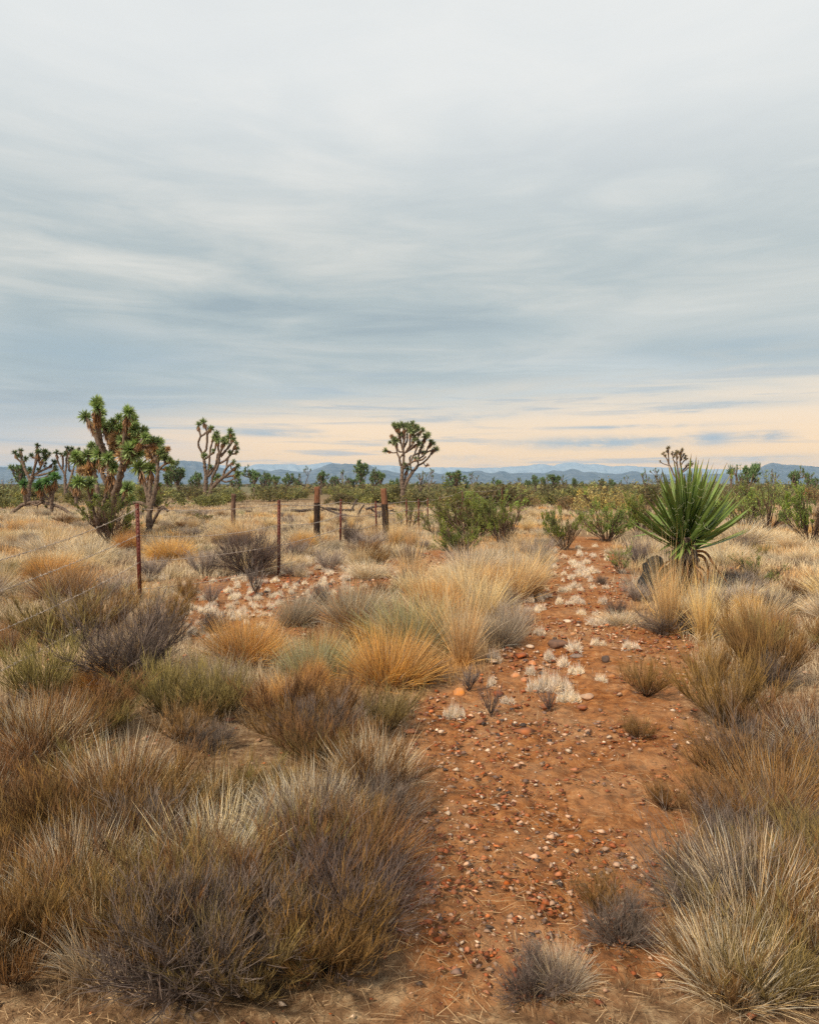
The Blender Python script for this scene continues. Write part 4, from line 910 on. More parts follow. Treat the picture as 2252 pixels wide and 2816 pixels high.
# a few odd plants in that band
def small_yucca(seed, trunk=0.0):
    global R; R = np.random.default_rng(seed); b = Bag(); c = a3([0, 0, trunk])
    n = 90; d = nrm(R.normal(size=(n, 3))); d[:, 2] = np.abs(d[:, 2]) * 1.0 - .1; b.add(*blades(np.tile(c, (n, 1)), nrm(d), .5 * (.8 + .3 * R.random(n)), .05, .02, a3((.08, .13, .07)) * np.ones((n, 1)), a3((.16, .24, .12)) * np.ones((n, 1)), 2, .03))
    return M('leaves', b.get(), M_yucca)
YS = small_yucca(60)
def yucca_at(px, by, hpx, wpx, trunkpx, lab):
    X, Y = gp(px, by); k = Y / F; g = rootz(X, Y); o = thing('yucca', lab, 'plant', 'small distant yuccas', (X, Y, g))
    if trunkpx:
        t = Bag(); pr, tt = resample([(0, 0, -.1), (.04, 0, trunkpx * k * .5), (0, .02, trunkpx * k)], .1); t.add(*tube(pr, .12, 8, .2)); t.make('trunk', M_bark, smooth=True, parent=o)
        dead = Bag(); skirt(dead, pr, .12, .25, 40); dead.make('dead_leaves', M_joshua, parent=o)
    l = bpy.data.objects.new('leaves', YS); l.parent = o; col.objects.link(l); l.location = (0, 0, trunkpx * k); r = wpx * .5 * k / .5; l.scale = (r, r, (hpx - trunkpx) * k / .5)
yucca_at(2010, 1368, 100, 34, 66, 'tall spiky yucca on a thick trunk, past the big yucca near the stocky joshua tree')
yucca_at(1546, 1400, 26, 34, 2, 'blue-green stemless yucca in the scrub above the black-stemmed bush')
yucca_at(1652, 1372, 30, 22, 16, 'bright green yucca on a dark stem, in the hollow before the big yucca')
yucca_at(1684, 1374, 34, 22, 20, 'second bright green yucca in the hollow, with a leaning dark stem')
yucca_at(1332, 1352, 22, 20, 8, 'dark yucca clump above the thicket')
yucca_at(1348, 1352, 20, 18, 8, 'smaller dark yucca clump above the thicket')
yucca_at(488, 1372, 26, 30, 4, 'pale blue-green yucca at the foot of the meadow, before the tall open tree')
yucca_at(766, 1352, 20, 26, 2, 'grey-green yucca in the scrub behind the second red post')

# --- the big yucca with its stump
def big_yucca():
    global R; R = np.random.default_rng(77); s = 3.448; D = 10.6; k = D / F / s
    def W(u, v, dy=0.0):
        x = 1650 + u / s; y = 1180 + v / s; return a3([(x - CX) / F * (D + dy), D + dy, H + (HY - y) / F * (D + dy)])
    bx = (1877 - CX) / F * D; g = rootz(bx, D)
    o = thing('yucca', 'large green yucca with long spiky leaves and dead skirt, beside the charred stump', 'plant', None, (bx, D, g)); sh = a3([bx, D, g])
    tips = [(860, 240), (905, 255), (925, 300), (970, 290), (1020, 285), (1060, 325), (1180, 320), (1165, 352), (1215, 430), (1265, 520), (1360, 630), (1270, 620), (1410, 735), (1400, 940), (1215, 925), (1130, 968), (1075, 1082),
            (590, 380), (650, 350), (700, 300), (745, 340), (780, 400), (820, 330), (850, 285), (575, 480), (445, 500), (370, 560), (275, 670), (285, 720), (305, 790), (235, 840), (450, 830), (510, 570), (560, 440), (620, 420), (680, 480),
            (480, 700), (1100, 420), (1180, 640), (1250, 590), (1000, 430), (1040, 500), (1120, 520), (930, 420), (760, 300), (720, 420), (640, 560), (540, 620), (500, 640), (870, 380), (1080, 700), (1240, 700), (1300, 660), (1190, 760), (1320, 800), (1150, 860),
            (400, 740), (420, 640), (360, 820), (330, 700), (950, 350), (1100, 380), (1010, 350)]
    short = [(830, 800), (790, 1105), (700, 1250), (650, 1230), (560, 1160), (600, 1190), (950, 1135), (860, 1200), (980, 960), (1130, 780), (500, 750), (690, 700), (1000, 860), (520, 1050), (760, 900), (1060, 900), (740, 1260), (610, 1050), (900, 1150), (930, 1000)]
    b = Bag()
    def leaf(p0, p1, w, bend, tipc=True):
        n = 9; t = np.linspace(0, 1, n); mid = (p0 + p1) / 2 + bend; P = ((1 - t) ** 2)[:, None] * p0 + (2 * t * (1 - t))[:, None] * mid + (t ** 2)[:, None] * p1
        d = nrm(np.gradient(P, axis=0)); up = nrm(a3([0, 0, 1]) + R.normal(size=3) * .25 + a3([0, -.35, 0])); sd_ = nrm(np.cross(d, up)); nn = np.cross(sd_, d)
        ww = w * np.array([.60, .78, .93, 1.0, 1.0, .95, .80, .50, .05])[:, None]
        V = np.stack([P - sd_ * ww * .5 + nn * ww * .16, P, P + sd_ * ww * .5 + nn * ww * .16], 1).reshape(-1, 3); i = np.arange(n - 1)[:, None] * 3
        Q = np.concatenate([i + [0, 1, 4, 3], i + [1, 2, 5, 4]]); m = .75 + .5 * R.random()
        c = a3((.085, .135, .038)) * m * (1 + .55 * t[:, None]) + a3((.05, .05, .01)) * t[:, None]
        c = np.where(t[:, None] < .12, a3((.11, .12, .05)), c)
        if tipc: c = np.where(t[:, None] > .93, a3((.20, .10, .05)), c)
        C = np.repeat(c, 3, 0); C[1::3] *= 1.12
        b.add(V, Q, None, C)
    tips = [(800 + (u - 800) * (1.07 if u > 800 else 1.03), v - 12) for u, v in tips]; tips += [(800 + (u - 800) * R.uniform(.86, .97) + R.normal() * 22, v + abs(R.normal()) * 55 + 12) for u, v in tips]
    for u, v in tips:
        p0 = W(800 + (u - 800) * .07 + R.normal() * 16, 1175 - (1 - abs(u - 800) / 700) * 260 * R.uniform(.35, 1.0))
        q = W(u, v); L = R.uniform(1.16, 1.32) * 1.06; pr = np.linalg.norm((q - p0)[[0, 2]]); dy = math.sqrt(max(0, L * L - pr * pr)) * (1 if R.random() < .5 else -1)
        q = W(u, v, dy * .8); leaf(p0, q, R.uniform(.042, .056), a3([R.normal() * .02, 0, -.02 - .05 * abs(q[0] - p0[0]) + R.normal() * .01]))
    for k2 in range(46):   # inner leaves filling the head
        u = R.normal() * 230 + 820; v = R.uniform(380, 760) + abs(u - 820) * .5; p0 = W(800 + R.normal() * 20, R.uniform(880, 1120)); leaf(p0, W(u, v, R.normal() * .45), R.uniform(.04, .055), a3([0, 0, -.02]))
    for u, v in short:
        p0 = W(800 + R.normal() * 20, R.uniform(1000, 1180), -.05); leaf(p0, W(u, v, -R.uniform(.25, .6)), R.uniform(.045, .06), a3([0, 0, .03]))
    V, Q, T, C = b.get(); mk('leaves', V - sh, Q, T, C, M_yucca, parent=o)
    # fibres curling off the leaf edges
    fb = Bag()
    for k2 in range(240):
        u = R.normal() * 190 + 830; v = R.uniform(430, 950); p = W(u, v, R.normal() * .35); n = 7; a = R.random() * 6.28; r = R.uniform(.02, .07)
        th = np.linspace(0, R.uniform(2, 5), n); P = p + np.stack([np.cos(th + a) * r, R.normal() * .02 * th, np.sin(th + a) * r - .01 * th], -1); fb.add(*tube(P, .0014, 3), C=a3((.50, .52, .36)))
    V, Q, T, C = fb.get(); mk('leaf_fibres', V - sh, Q, T, C, M_yucca, parent=o)
    t = Bag(); pr, tt = resample([W(785, 1720), W(790, 1500), W(800, 1250), W(800, 1020)], .05); t.add(*tube(pr, .17 + .03 * np.sin(tt * 20), 12, .15)); V, Q, T, C = t.get(); mk('trunk', V - sh, Q, T, C, M_bark, smooth=True, parent=o)
    dd = Bag()
    b = Bag()
    def dleaf(u0, v0, pts, w):
        P, t = resample(np.array([W(*p) if len(p) == 2 else W(*p) for p in [(u0, v0)] + pts]), .06); n = len(P); d = nrm(np.gradient(P, axis=0)); sd_ = nrm(np.cross(d, nrm(R.normal(size=3) * .5 + a3([0, -1, 0]))))
        ww = (w * (1 - t ** 2 * .9))[:, None]; tw = np.stack([np.cos(t * 3), np.sin(t * 3) * .3, 0 * t], -1)
        V = np.stack([P - sd_ * ww * .5, P + sd_ * ww * .5 + tw * .004], 1).reshape(-1, 3); i = np.arange(n - 1)[:, None] * 2; Q = i + [0, 1, 3, 2]
        c = a3((.17, .075, .028)) * R.uniform(.4, 1.5); dd.add(V, Q, None, np.tile(c, (len(V), 1)) * (.8 + .5 * R.random((len(V), 1))))
    for pts, w in [([(990, 1200, -.2), (1030, 1330, -.25), (1010, 1480, -.25)], .05), ([(1000, 1150, -.1), (1060, 1260, -.2), (1130, 1360, -.3), (1220, 1470, -.3)], .045), ([(900, 1300, -.15), (940, 1420, -.2), (955, 1520, -.2)], .04), ([(720, 1300, -.2), (620, 1400, -.25), (540, 1500, -.3)], .055),
                   ([(740, 1350, -.2), (760, 1420, -.3), (700, 1500, -.35)], .05), ([(860, 1300, -.2), (830, 1450, -.3), (820, 1600, -.3)], .05), ([(880, 1280, -.2), (980, 1320, -.2), (1020, 1400, -.2)], .04), ([(560, 1100, -.1), (430, 1060, -.1), (300, 1030, -.1)], .03)]:
        dleaf(800 + R.normal() * 40, 1180, pts, w)
    for k2 in range(150):
        u = R.normal() * 95 + 800; v0 = R.uniform(1180, 1420); y = R.normal() * .1 - .12; l = R.uniform(150, 300); dleaf(800 + (u - 800) * .3, v0, [(800 + (u - 800) * .7, v0 + 30, y), (u, v0 + l * .6, y - .05), (u + R.normal() * 20, v0 + l, y - .06)], R.uniform(.025, .05))
    V, Q, T, C = dd.get(); mk('dead_leaves', V - sh, Q, T, C, M_joshua, parent=o)
    # stump
    st = Bag(); D2_ = 10.75; D = D2_; g2 = rootz((1790 - CX) / F * D, D)
    pr, tt = resample([W(485, 1760), W(480, 1600), W(490, 1450), W(515, 1320), W(525, 1215)], .035)
    th = np.arange(18) / 18 * 6.283; V = []
    for i, p in enumerate(pr):
        h = i / (len(pr) - 1); rx = (.25 - .09 * h) * (1 if h < .92 else .75 if h < .99 else .3); ry = rx * .9
        q = 1 + .28 * (fbm(np.cos(th) * 1.6 + 5, np.sin(th) * 1.6 + h * 5, 3, 3) - .5) * 2
        V.append(p + np.stack([np.cos(th) * rx * q, np.sin(th) * ry * q, .03 * np.sin(th * 2) * (h > .9)], -1))
    V = np.array(V); n, sd_ = V.shape[:2]; i = np.arange(n - 1)[:, None] * sd_; j = np.arange(sd_)[None, :]; j2 = (j + 1) % sd_; Q = np.stack([i + j, i + j2, i + sd_ + j2, i + sd_ + j], -1).reshape(-1, 4)
    Vf = np.concatenate([V.reshape(-1, 3), [V[-1].mean(0)]]); T = np.stack([(n - 1) * sd_ + np.arange(sd_), (n - 1) * sd_ + (np.arange(sd_) + 1) % sd_, np.full(sd_, n * sd_)], -1); s0 = a3([(1790 - CX) / F * D, D, g2])
    so_ = mk('tree_stump', Vf - s0, Q, T, None, M_stump, smooth=True, loc=tuple(s0)); tag(so_, 'black charred stump leaning against the big yucca', 'stump')
    # dark stick lying from the stump
    sb = Bag(); p = np.array([W(420, 1500, -.1), W(330, 1570, -.2), W(200, 1680, -.3)]); pr, tt = resample(p, .1); sb.add(*tube(pr, .012 - .007 * tt, 6, .15)); V, Q, T, C = sb.get(); q0 = a3([pr[-1][0], pr[-1][1], rootz(pr[-1][0], pr[-1][1])])
    tag(mk('stick', V - q0, Q, T, C, M_log, loc=tuple(q0)), 'thin dark stick propped against the charred stump', 'stick')
big_yucca()

# --- named grass clumps and shrubs: (kind, u, v, w, h, label)
NAMED = [
 ('gold', 485, 842, 190, 112, 'big golden-orange grass dome below the red clearing, beside the dark twiggy shrub'),
 ('gold', 815, 885, 200, 128, 'biggest glowing orange grass dome, at the edge of the red soil'),
 ('gold', 1045, 672, 100, 62, 'small orange grass dome near the trail, behind the pale tall grass'),
 ('gold', 920, 725, 130, 88, 'orange-topped grass clump in the middle of the pale grass island'),
 ('ember', 62, 690, 150, 84, 'brown grass clump with an orange crest near the frame edge, below the lowest wire'),
 ('gold', 25, 650, 120, 60, 'orange grass clump above the brown one at the frame edge'),
 ('gold', 305, 596, 110, 52, 'orange grass hump just past the first red post'),
 ('gold', 612, 572, 62, 40, 'small orange grass clump between the second red post and the split wooden post'),
 ('gold', 210, 575, 60, 45, 'orange grass beside the first red post, frame-edge side'),
 ('green', 640, 868, 180, 100, 'grey-green grass mound between the two big orange domes'),
 ('green', 870, 800, 230, 125, 'soft green-grey grass mound above the biggest orange dome'),
 ('grey', 1070, 792, 120, 90, 'grey twig-like grass at the trail edge, behind the tall straw stalks'),
 ('grey', 735, 745, 170, 90, 'brownish-grey grass mound at the foot of the red clearing'),
 ('grey', 600, 745, 110, 80, 'thin greenish-grey grass among white tufts in the red clearing'),
 ('tall', 985, 838, 120, 190, 'tall arching straw stalks rising before the grey twigs at the soil edge'),
 ('tall', 935, 800, 110, 150, 'long pale stalks in the grass island above the biggest orange dome'),
 ('tall', 1158, 682, 62, 98, 'upright golden stalks at the edge of the trail'),
 ('tall', 1130, 668, 80, 84, 'whitish stalks just behind the golden ones at the trail edge'),
 ('tall', 1462, 772, 95, 200, 'tall golden stalks in front of the yucca trunk'),
 ('tall', 1545, 782, 90, 170, 'tall pale stalks beside the golden ones, outer side of the yucca'),
 ('tall', 1500, 760, 100, 120, 'thin mixed stalks between the two tall clumps at the yucca'),
 ('tall', 480, 560, 100, 60, 'pale stalks tangled before the grey shrubs past the first red post'),
 ('straw', 985, 700, 140, 110, 'straw grass clump in the middle of the pale island'),
 ('straw', 1040, 730, 120, 110, 'straw grass clump on the trail side of the pale island'),
 ('straw', 880, 690, 110, 70, 'straw grass clump on the clearing side of the pale island'),
 ('pale', 1010, 640, 150, 70, 'pale grass at the back of the island, below the foremost bush'),
 ('pale', 1080, 630, 110, 66, 'whitish grass behind the orange dome near the trail'),
 ('pale', 770, 640, 120, 42, 'pale grass between the clearing and the leaning post'),
 ('pale', 30, 590, 120, 60, 'pale grass under the first wire at the frame edge'),
 ('pale', 120, 600, 120, 55, 'whitish grass before the green bush near the first red post'),
 ('ember', 745, 720, 110, 66, 'dark brown clump with an orange crest at the foot of the clearing'),
 ('pale', 1350, 745, 110, 30, 'low grey-white grass mat between the trail and the stump'),
 ('pale', 1640, 560, 170, 55, 'pale meadow grass beyond the yucca'), ('pale', 1590, 610, 130, 50, 'pale meadow grass just outside the yucca leaves'),
]
for kd, u, v, w, h, lab in NAMED: place(pick(G[kd]), u, v, w, h, 'grass_tussock', lab, 'grass clump')
NSH = [
 ('dead', 492, 632, 150, 104, 'biggest dark grey dead shrub, just before the second red post'),
 ('bare', 507, 680, 60, 84, 'small bare grey shrub with one thin stem, in front of the biggest dead shrub'),
 ('ash', 385, 632, 96, 62, 'grey dead shrub between the first red post and the biggest dead shrub'),
 ('ash', 600, 592, 70, 46, 'pale grey shrub just past the second red post'), ('ash', 597, 632, 56, 34, 'low whitish shrub on the soil just past the second red post'),
 ('ash', 678, 622, 78, 54, 'grey-brown shrub below the third red post'), ('dead', 862, 606, 50, 42, 'dark grey tussock-like shrub at the tip of the red clearing'),
 ('dead', 656, 700, 48, 50, 'dark narrow shrub among the white tufts of the clearing'), ('dead', 412, 770, 74, 62, 'black twiggy shrub on the red soil above the big orange dome'),
 ('ash', 168, 690, 90, 62, 'grey-purple shrub between the frame edge and the first red post'), ('broom', 348, 690, 64, 50, 'olive-brown tuft-like shrub on the red soil after the first red post'),
 ('ash', 404, 697, 50, 46, 'small spiky grey shrub among white tufts near the olive one'), ('ash', 262, 640, 84, 52, 'bluish-grey shrub right beside the first red post'),
 ('ash', 765, 572, 80, 44, 'pale tangled shrub below the leaning post'), ('dead', 725, 560, 50, 52, 'grey thorny shrub between the third red post and the leaning post'),
 ('broom', 790, 605, 60, 34, 'brown low shrub in the grass under the leaning post'), ('dead', 740, 590, 36, 30, 'tiny brown shrub by the third red post'),
 ('broom', 1410, 918, 120, 92, 'lone brown bush with a dark stem on the red soil, below the yucca'), ('dead', 1341, 722, 46, 34, 'low dark twiggy shrub at the end of the stick'),
 ('dead', 1305, 656, 28, 22, 'little dark ball-shaped shrub on the trail'), ('dead', 1450, 770, 120, 66, 'black dead mound around the feet of the tall golden stalks'), ('dead', 1520, 770, 90, 46, 'black dead mound behind the tall pale stalks'),
 ('dead', 1612, 655, 70, 46, 'dark shrub in the straw, just outside the yucca skirt'), ('dead', 1655, 662, 60, 34, 'brown shrub behind the sparse green-tipped one'), ('ash', 1640, 695, 60, 40, 'small grey shrub on pale ground beyond the yucca'),
 ('dead', 1705, 722, 90, 60, 'dark shrub at the frame edge beyond the yucca'), ('ash', 1385, 690, 70, 44, 'purple-grey shrub touching the stump'), ('ash', 1400, 600, 60, 60, 'tangled grey shrub behind the stump'),
 ('bare', 1390, 610, 60, 66, 'thin grey bush between the crooked-stemmed bush and the stump'),
 ('ash', 1100, 770, 90, 80, 'brown-grey wiry shrub leaning over the trail'), ('ash', 1160, 600, 70, 60, 'grey wispy shrub behind the golden stalks at the trail'), ('ash', 1120, 640, 60, 60, 'lilac-grey wispy shrub beside the whitish stalks'),
 ('dead', 215, 885, 290, 200, 'large blackish-brown tangled shrub nearest the camera, below the first red post'), ('broom', 150, 770, 170, 120, 'brown fine-twigged shrub above the blackish tangle'), ('broom', 290, 780, 130, 110, 'brown feathery shrub at the clearing edge below the first red post'),
 ('olive', 50, 800, 220, 130, 'green-brown feathery shrub at the frame edge'), ('olive', 20, 930, 220, 160, 'dark olive shrub in the near corner'), ('broom', 120, 990, 220, 120, 'rusty brown shrub beside the dark olive one in the near corner'),
 ('olive', 300, 960, 190, 130, 'yellow-olive wispy shrub below the blackish tangle'), ('olive', 420, 965, 200, 130, 'olive wispy shrub under the first orange dome'), ('broom', 560, 980, 190, 130, 'golden-brown wispy shrub under the grey-green mound'),
 ('broom', 690, 990, 190, 130, 'brown wispy shrub before the biggest orange dome'), ('olive', 800, 1000, 170, 110, 'olive wispy shrub at the foot of the biggest orange dome'),
 ('broom', 1690, 900, 190, 190, 'tall reddish-brown wispy shrub at the frame edge below the yucca'), ('broom', 1600, 985, 200, 190, 'big dark brown wispy shrub in the near corner beyond the lone bush'), ('olive', 1640, 830, 160, 110, 'straw-olive wispy shrub above the near corner'),
 ('bare', 1050, 960, 60, 90, 'thin dry weed with bare upright stems on the red soil'), ('bare', 1000, 900, 60, 60, 'small yellowish weed at the foot of the tall straw stalks'), ('bare', 1185, 945, 50, 60, 'thin dry weed behind the big white tuft cluster'),
]
for kd, u, v, w, h, lab in NSH: place(pick(S[kd]), u, v, w, h, 'dry_shrub', lab, 'shrub')
# continuation of the near ground below the photograph's lower edge
rc = random.Random(11)
for i in range(190):
    u = rc.uniform(-160, 1890); v = 1000 + 620 * rc.random() ** 1.1
    if 800 < u < 1560 and rc.random() < .86: continue
    kd = rc.choice(['broom', 'olive', 'broom', 'dead', 'olive', 'dead', 'broom', 'ember', 'broom', 'pale']); Lb = {'broom': 'brown wispy shrub', 'olive': 'olive wispy shrub', 'dead': 'dark twiggy shrub', 'gold': 'orange grass clump', 'ember': 'brown grass clump', 'grey': 'grey grass clump', 'pale': 'pale grass clump'}[kd]
    side = 'on the fence side of the trail' if u < 880 else 'on the yucca side of the trail' if u > 1480 else 'on the trail itself'
    sz = rc.uniform(.30, .55) if not 800 < u < 1560 else rc.uniform(.18, .3); Y = gp(*src(u, v))[1]
    is_s = kd in S; place(pick((S if is_s else G)[kd]), 0, 0, sz, sz * .62, 'dry_shrub' if is_s else 'grass_tussock', '%s %s, right before the camera' % (Lb, side), 'shrub' if is_s else 'grass clump', 'foreground %ss %s' % (Lb, side), world=gp(*src(u, v)))


# --- cover too fine to count: grass across the meadow, litter and gravel on the soil
def cover():
    global R; R = np.random.default_rng(91); n = 420000
    D = 2.2 * (62 / 2.2) ** (R.random(n) ** .80); px = R.uniform(-260, 2520, n); X = (px - CX) / F * D + (px - CX) / 1400 * 1.3; Y = D
    S_ = soilmask(X, Y); dens = fbm(X * .9, Y * .9, 61, 4)
    keep = (R.random(n) < np.clip((1 - S_ * 1.05), np.where(fbm(X * 1.9, Y * 1.9, 67, 3) > .56, .20, .012), 1)) & (R.random(n) < np.clip((dens - .30) * 4.0, .12, 1)) & ~((Y < 4.6) & (R.random(n) < .45))
    X, Y = X[keep], Y[keep]; n = len(X); P = np.stack([X, Y, gh(X, Y) - .01], -1)
    a = R.random(n) * 6.283; t = np.abs(R.normal(size=n)) * .42; d = np.stack([np.cos(a) * np.sin(t), np.sin(a) * np.sin(t), np.cos(t)], -1)
    k = fbm(X * .8 + 9, Y * .8, 71, 3); L = (.07 + .26 * np.clip(k - .15, 0, 1)) * (.5 + R.random(n)) * np.clip(.55 + Y / 25, .5, 1.15) * (1 - .5 * S_[keep])
    g = fbm(X * .45, Y * .45, 81, 3)[:, None]; g2 = fbm(X * 1.3 + 3, Y * 1.3, 82, 3)[:, None]
    c = a3((.98, .79, .50)) * (1 - g2) + a3((.80, .68, .52)) * g2; w = np.clip((g - .56) * 6, 0, 1); c = c * (1 - w) + a3((.90, .52, .20)) * w
    w = np.clip((.40 - g) * 6, 0, 1); c = c * (1 - w) + a3((.60, .52, .42)) * w
    nearw = np.clip((6.5 - Y) / 3, 0, 1)[:, None]; c = c * (1 - .7 * nearw) + a3((.30, .17, .08)) * .7 * nearw
    m = (.7 + .55 * R.random((n, 1))); V, Q, T, C = blades(P, d, L, np.clip(Y * .00062, .0026, .022), .15, c * .55 * m, c * m, 2, .2)
    o = mk('dry_grass', V, Q, T, np.clip(C, 0, 1), M_cover); o['kind'] = 'stuff'; o['label'] = 'straw-coloured dry grass covering the plain'
    # small tufts in the meadow too many to tell apart
    nc = 700; D = 9 * (48 / 9) ** (R.random(nc) ** .8); px = R.uniform(-200, 2450, nc); X = (px - CX) / F * D; kk = soilmask(X, D) < .3; X, D = X[kk], D[kk]; nc = len(X); nb = 120
    i = np.repeat(np.arange(nc), nb); n = nc * nb; q = np.sqrt(R.random(n)); a = R.random(n) * 6.283; sz = R.uniform(.08, .26, nc)[i]; P = np.stack([X[i] + np.cos(a) * q * sz, D[i] + np.sin(a) * q * sz, gh(X, D)[i] - .01], -1)
    t = q * .8 + np.abs(R.normal(size=n)) * .25; a = a + R.normal(size=n) * .6; d = np.stack([np.cos(a) * np.sin(t), np.sin(a) * np.sin(t), np.cos(t)], -1)
    pal = a3([(.90, .70, .40), (.84, .70, .48), (.66, .57, .45), (.95, .55, .20), (.42, .30, .22), (.60, .56, .34)]); c = pal[R.choice(6, nc, p=[.3, .28, .16, .08, .12, .06])][i] * (.6 + .6 * R.random((n, 1)))
    V, Q, T, C = blades(P, d, (.12 + sz * .9) * (.6 + .7 * R.random(n)), D[i] * .00050, .2, c * .4, c, 3, .2); o = mk('meadow_grass', V, Q, T, np.clip(C, 0, 1), M_cover); o['kind'] = 'stuff'; o['label'] = 'tufted grass of the meadow'
    # scrub on the far plain
    nc = 5200; D = 115 * (1500 / 115) ** R.random(nc); px = R.uniform(-300, 2550, nc); X = (px - CX) / F * D; kk = fbm(X * .02, D * .004, 5, 3) > .40; X, D = X[kk], D[kk]; nc = len(X); nb = 34; i = np.repeat(np.arange(nc), nb); n = nc * nb
    tall = np.where(R.random(nc) < .12, 2.1, 1.0)[i]; w = R.uniform(.8, 2.4, nc)[i] / np.sqrt(tall); h = R.uniform(.7, 1.45, nc)[i] * tall; e = nrm(R.normal(size=(n, 3))) * R.random((n, 1)) ** .4
    C_ = np.stack([X[i] + e[:, 0] * w, D[i] + e[:, 1] * w, gh(X, D)[i] + np.abs(e[:, 2]) * h], -1); q = (.16 + D[i] * .0007)[:, None]; o8 = R.normal(size=(n, 3, 3)) * q[..., None]
    V = (C_[:, None] + o8); V[:, :, 2] = np.maximum(V[:, :, 2], -.2); pal = a3([(.17, .175, .07), (.22, .20, .09), (.13, .14, .065), (.24, .18, .10)]); c = np.repeat(pal[R.integers(0, 4, nc)][i] * (.6 + .7 * R.random((n, 1))), 3, 0)
    o = mk('distant_scrub', V.reshape(-1, 3), None, np.arange(n * 3).reshape(-1, 3), c, M_cover); o['kind'] = 'stuff'; o['label'] = 'grey-green scrub on the far plain'
    n = 95000; D = 2.0 * (17 / 2.0) ** (R.random(n) ** .75); px = R.uniform(-200, 2450, n); X = (px - CX) / F * D; S_ = soilmask(X, D); keep = R.random(n) < np.clip(S_, .12, 1) * np.clip((fbm(X * 2.2, D * 2.2, 19, 4) - .30) * 3.2, .08, 1); X, Y = X[keep], D[keep]; n = len(X)
    r = (.0028 + .019 * R.random(n) ** 4.5) * np.clip(.40 + Y / 8, .5, 1.9); r[(R.random(n) < .012) & (Y > 4.4)] *= 2.6
    o8 = a3([(1, 0, 0), (-1, 0, 0), (0, 1, 0), (0, -1, 0), (0, 0, 1), (0, 0, -1)]); V = o8[None] * (r[:, None, None]) * (.6 + .8 * R.random((n, 6, 1))) + R.normal(size=(n, 6, 3)) * r[:, None, None] * .22
    V[:, :, 2] *= .48; V[:, :, 0] *= 1.25; an = R.random(n) * 6.28; ca, sa = np.cos(an)[:, None], np.sin(an)[:, None]; x, y = V[:, :, 0] * ca - V[:, :, 1] * sa, V[:, :, 0] * sa + V[:, :, 1] * ca
    V = np.stack([x + X[:, None], y + Y[:, None], V[:, :, 2] + (gh(X, Y) + r * .28 + .010)[:, None]], -1)
    f = np.array([(0, 2, 4), (2, 1, 4), (1, 3, 4), (3, 0, 4), (2, 0, 5), (1, 2, 5), (3, 1, 5), (0, 3, 5)]); T = (np.arange(n)[:, None, None] * 6 + f[None]).reshape(-1, 3)
    pal = a3([(.32, .12, .045), (.45, .20, .085), (.22, .085, .035), (.55, .37, .24), (.24, .16, .12), (.66, .52, .38), (.10, .075, .065)]); ix = R.choice(7, n, p=[.24, .20, .18, .18, .09, .07, .04])
    C = np.repeat(pal[ix] * (.7 + .6 * R.random((n, 1))), 6, 0); o = mk('gravel', V.reshape(-1, 3), None, T, C, M_rock); o['kind'] = 'stuff'; o['label'] = 'reddish gravel on the bare soil'
    # broken twigs and straw lying on the soil
    n = 22000; D = 2.0 * (15 / 2.0) ** R.random(n); px = R.uniform(-100, 2350, n); X = (px - CX) / F * D; P = np.stack([X, D, gh(X, D) + .018], -1); a = R.random(n) * 6.28; d = np.stack([np.cos(a), np.sin(a), R.normal(size=n) * .12 + .05], -1)
    c = a3((.52, .37, .22)) * (.3 + R.random((n, 1))); V, Q, T, C = blades(P, d, .02 + .09 * R.random(n) ** 2.5, .0022, .05, c, c, 2, .25); o = mk('plant_litter', V, Q, T, C, M_cover); o['kind'] = 'stuff'; o['label'] = 'broken straw and twigs strewn on the soil'
cover()
def rock(seed, flat=.5):
    rg = np.random.default_rng(seed); n1, n2 = 14, 9; th = np.linspace(0, 2 * math.pi, n1, endpoint=False); ph = np.linspace(-1.35, 1.35, n2); V = []
    planes = nrm(rg.normal(size=(9, 3))); lim = rg.uniform(.62, .9, 9)
    for p in ph:
        for t in th:
            v = a3([math.cos(p) * math.cos(t), math.cos(p) * math.sin(t), math.sin(p)]); q = max(float((planes @ v / lim).max()), 1.0); v = v / q * (1 + rg.normal() * .025); V.append(v * (.5, .5, .5 * flat))
    V = np.array(V); i = np.arange(n2 - 1)[:, None] * n1; j = np.arange(n1)[None, :]; j2 = (j + 1) % n1; Q = np.stack([i + j, i + j2, i + n1 + j2, i + n1 + j], -1).reshape(-1, 4)
    T = np.concatenate([np.stack([np.full(n1, n1 * n2), (np.arange(n1) + 1) % n1, np.arange(n1)], -1), np.stack([np.full(n1, n1 * n2 + 1), (n2 - 1) * n1 + np.arange(n1), (n2 - 1) * n1 + (np.arange(n1) + 1) % n1], -1)])
    return np.concatenate([V, [V[:n1].mean(0)], [V[-n1:].mean(0)]]), Q, T
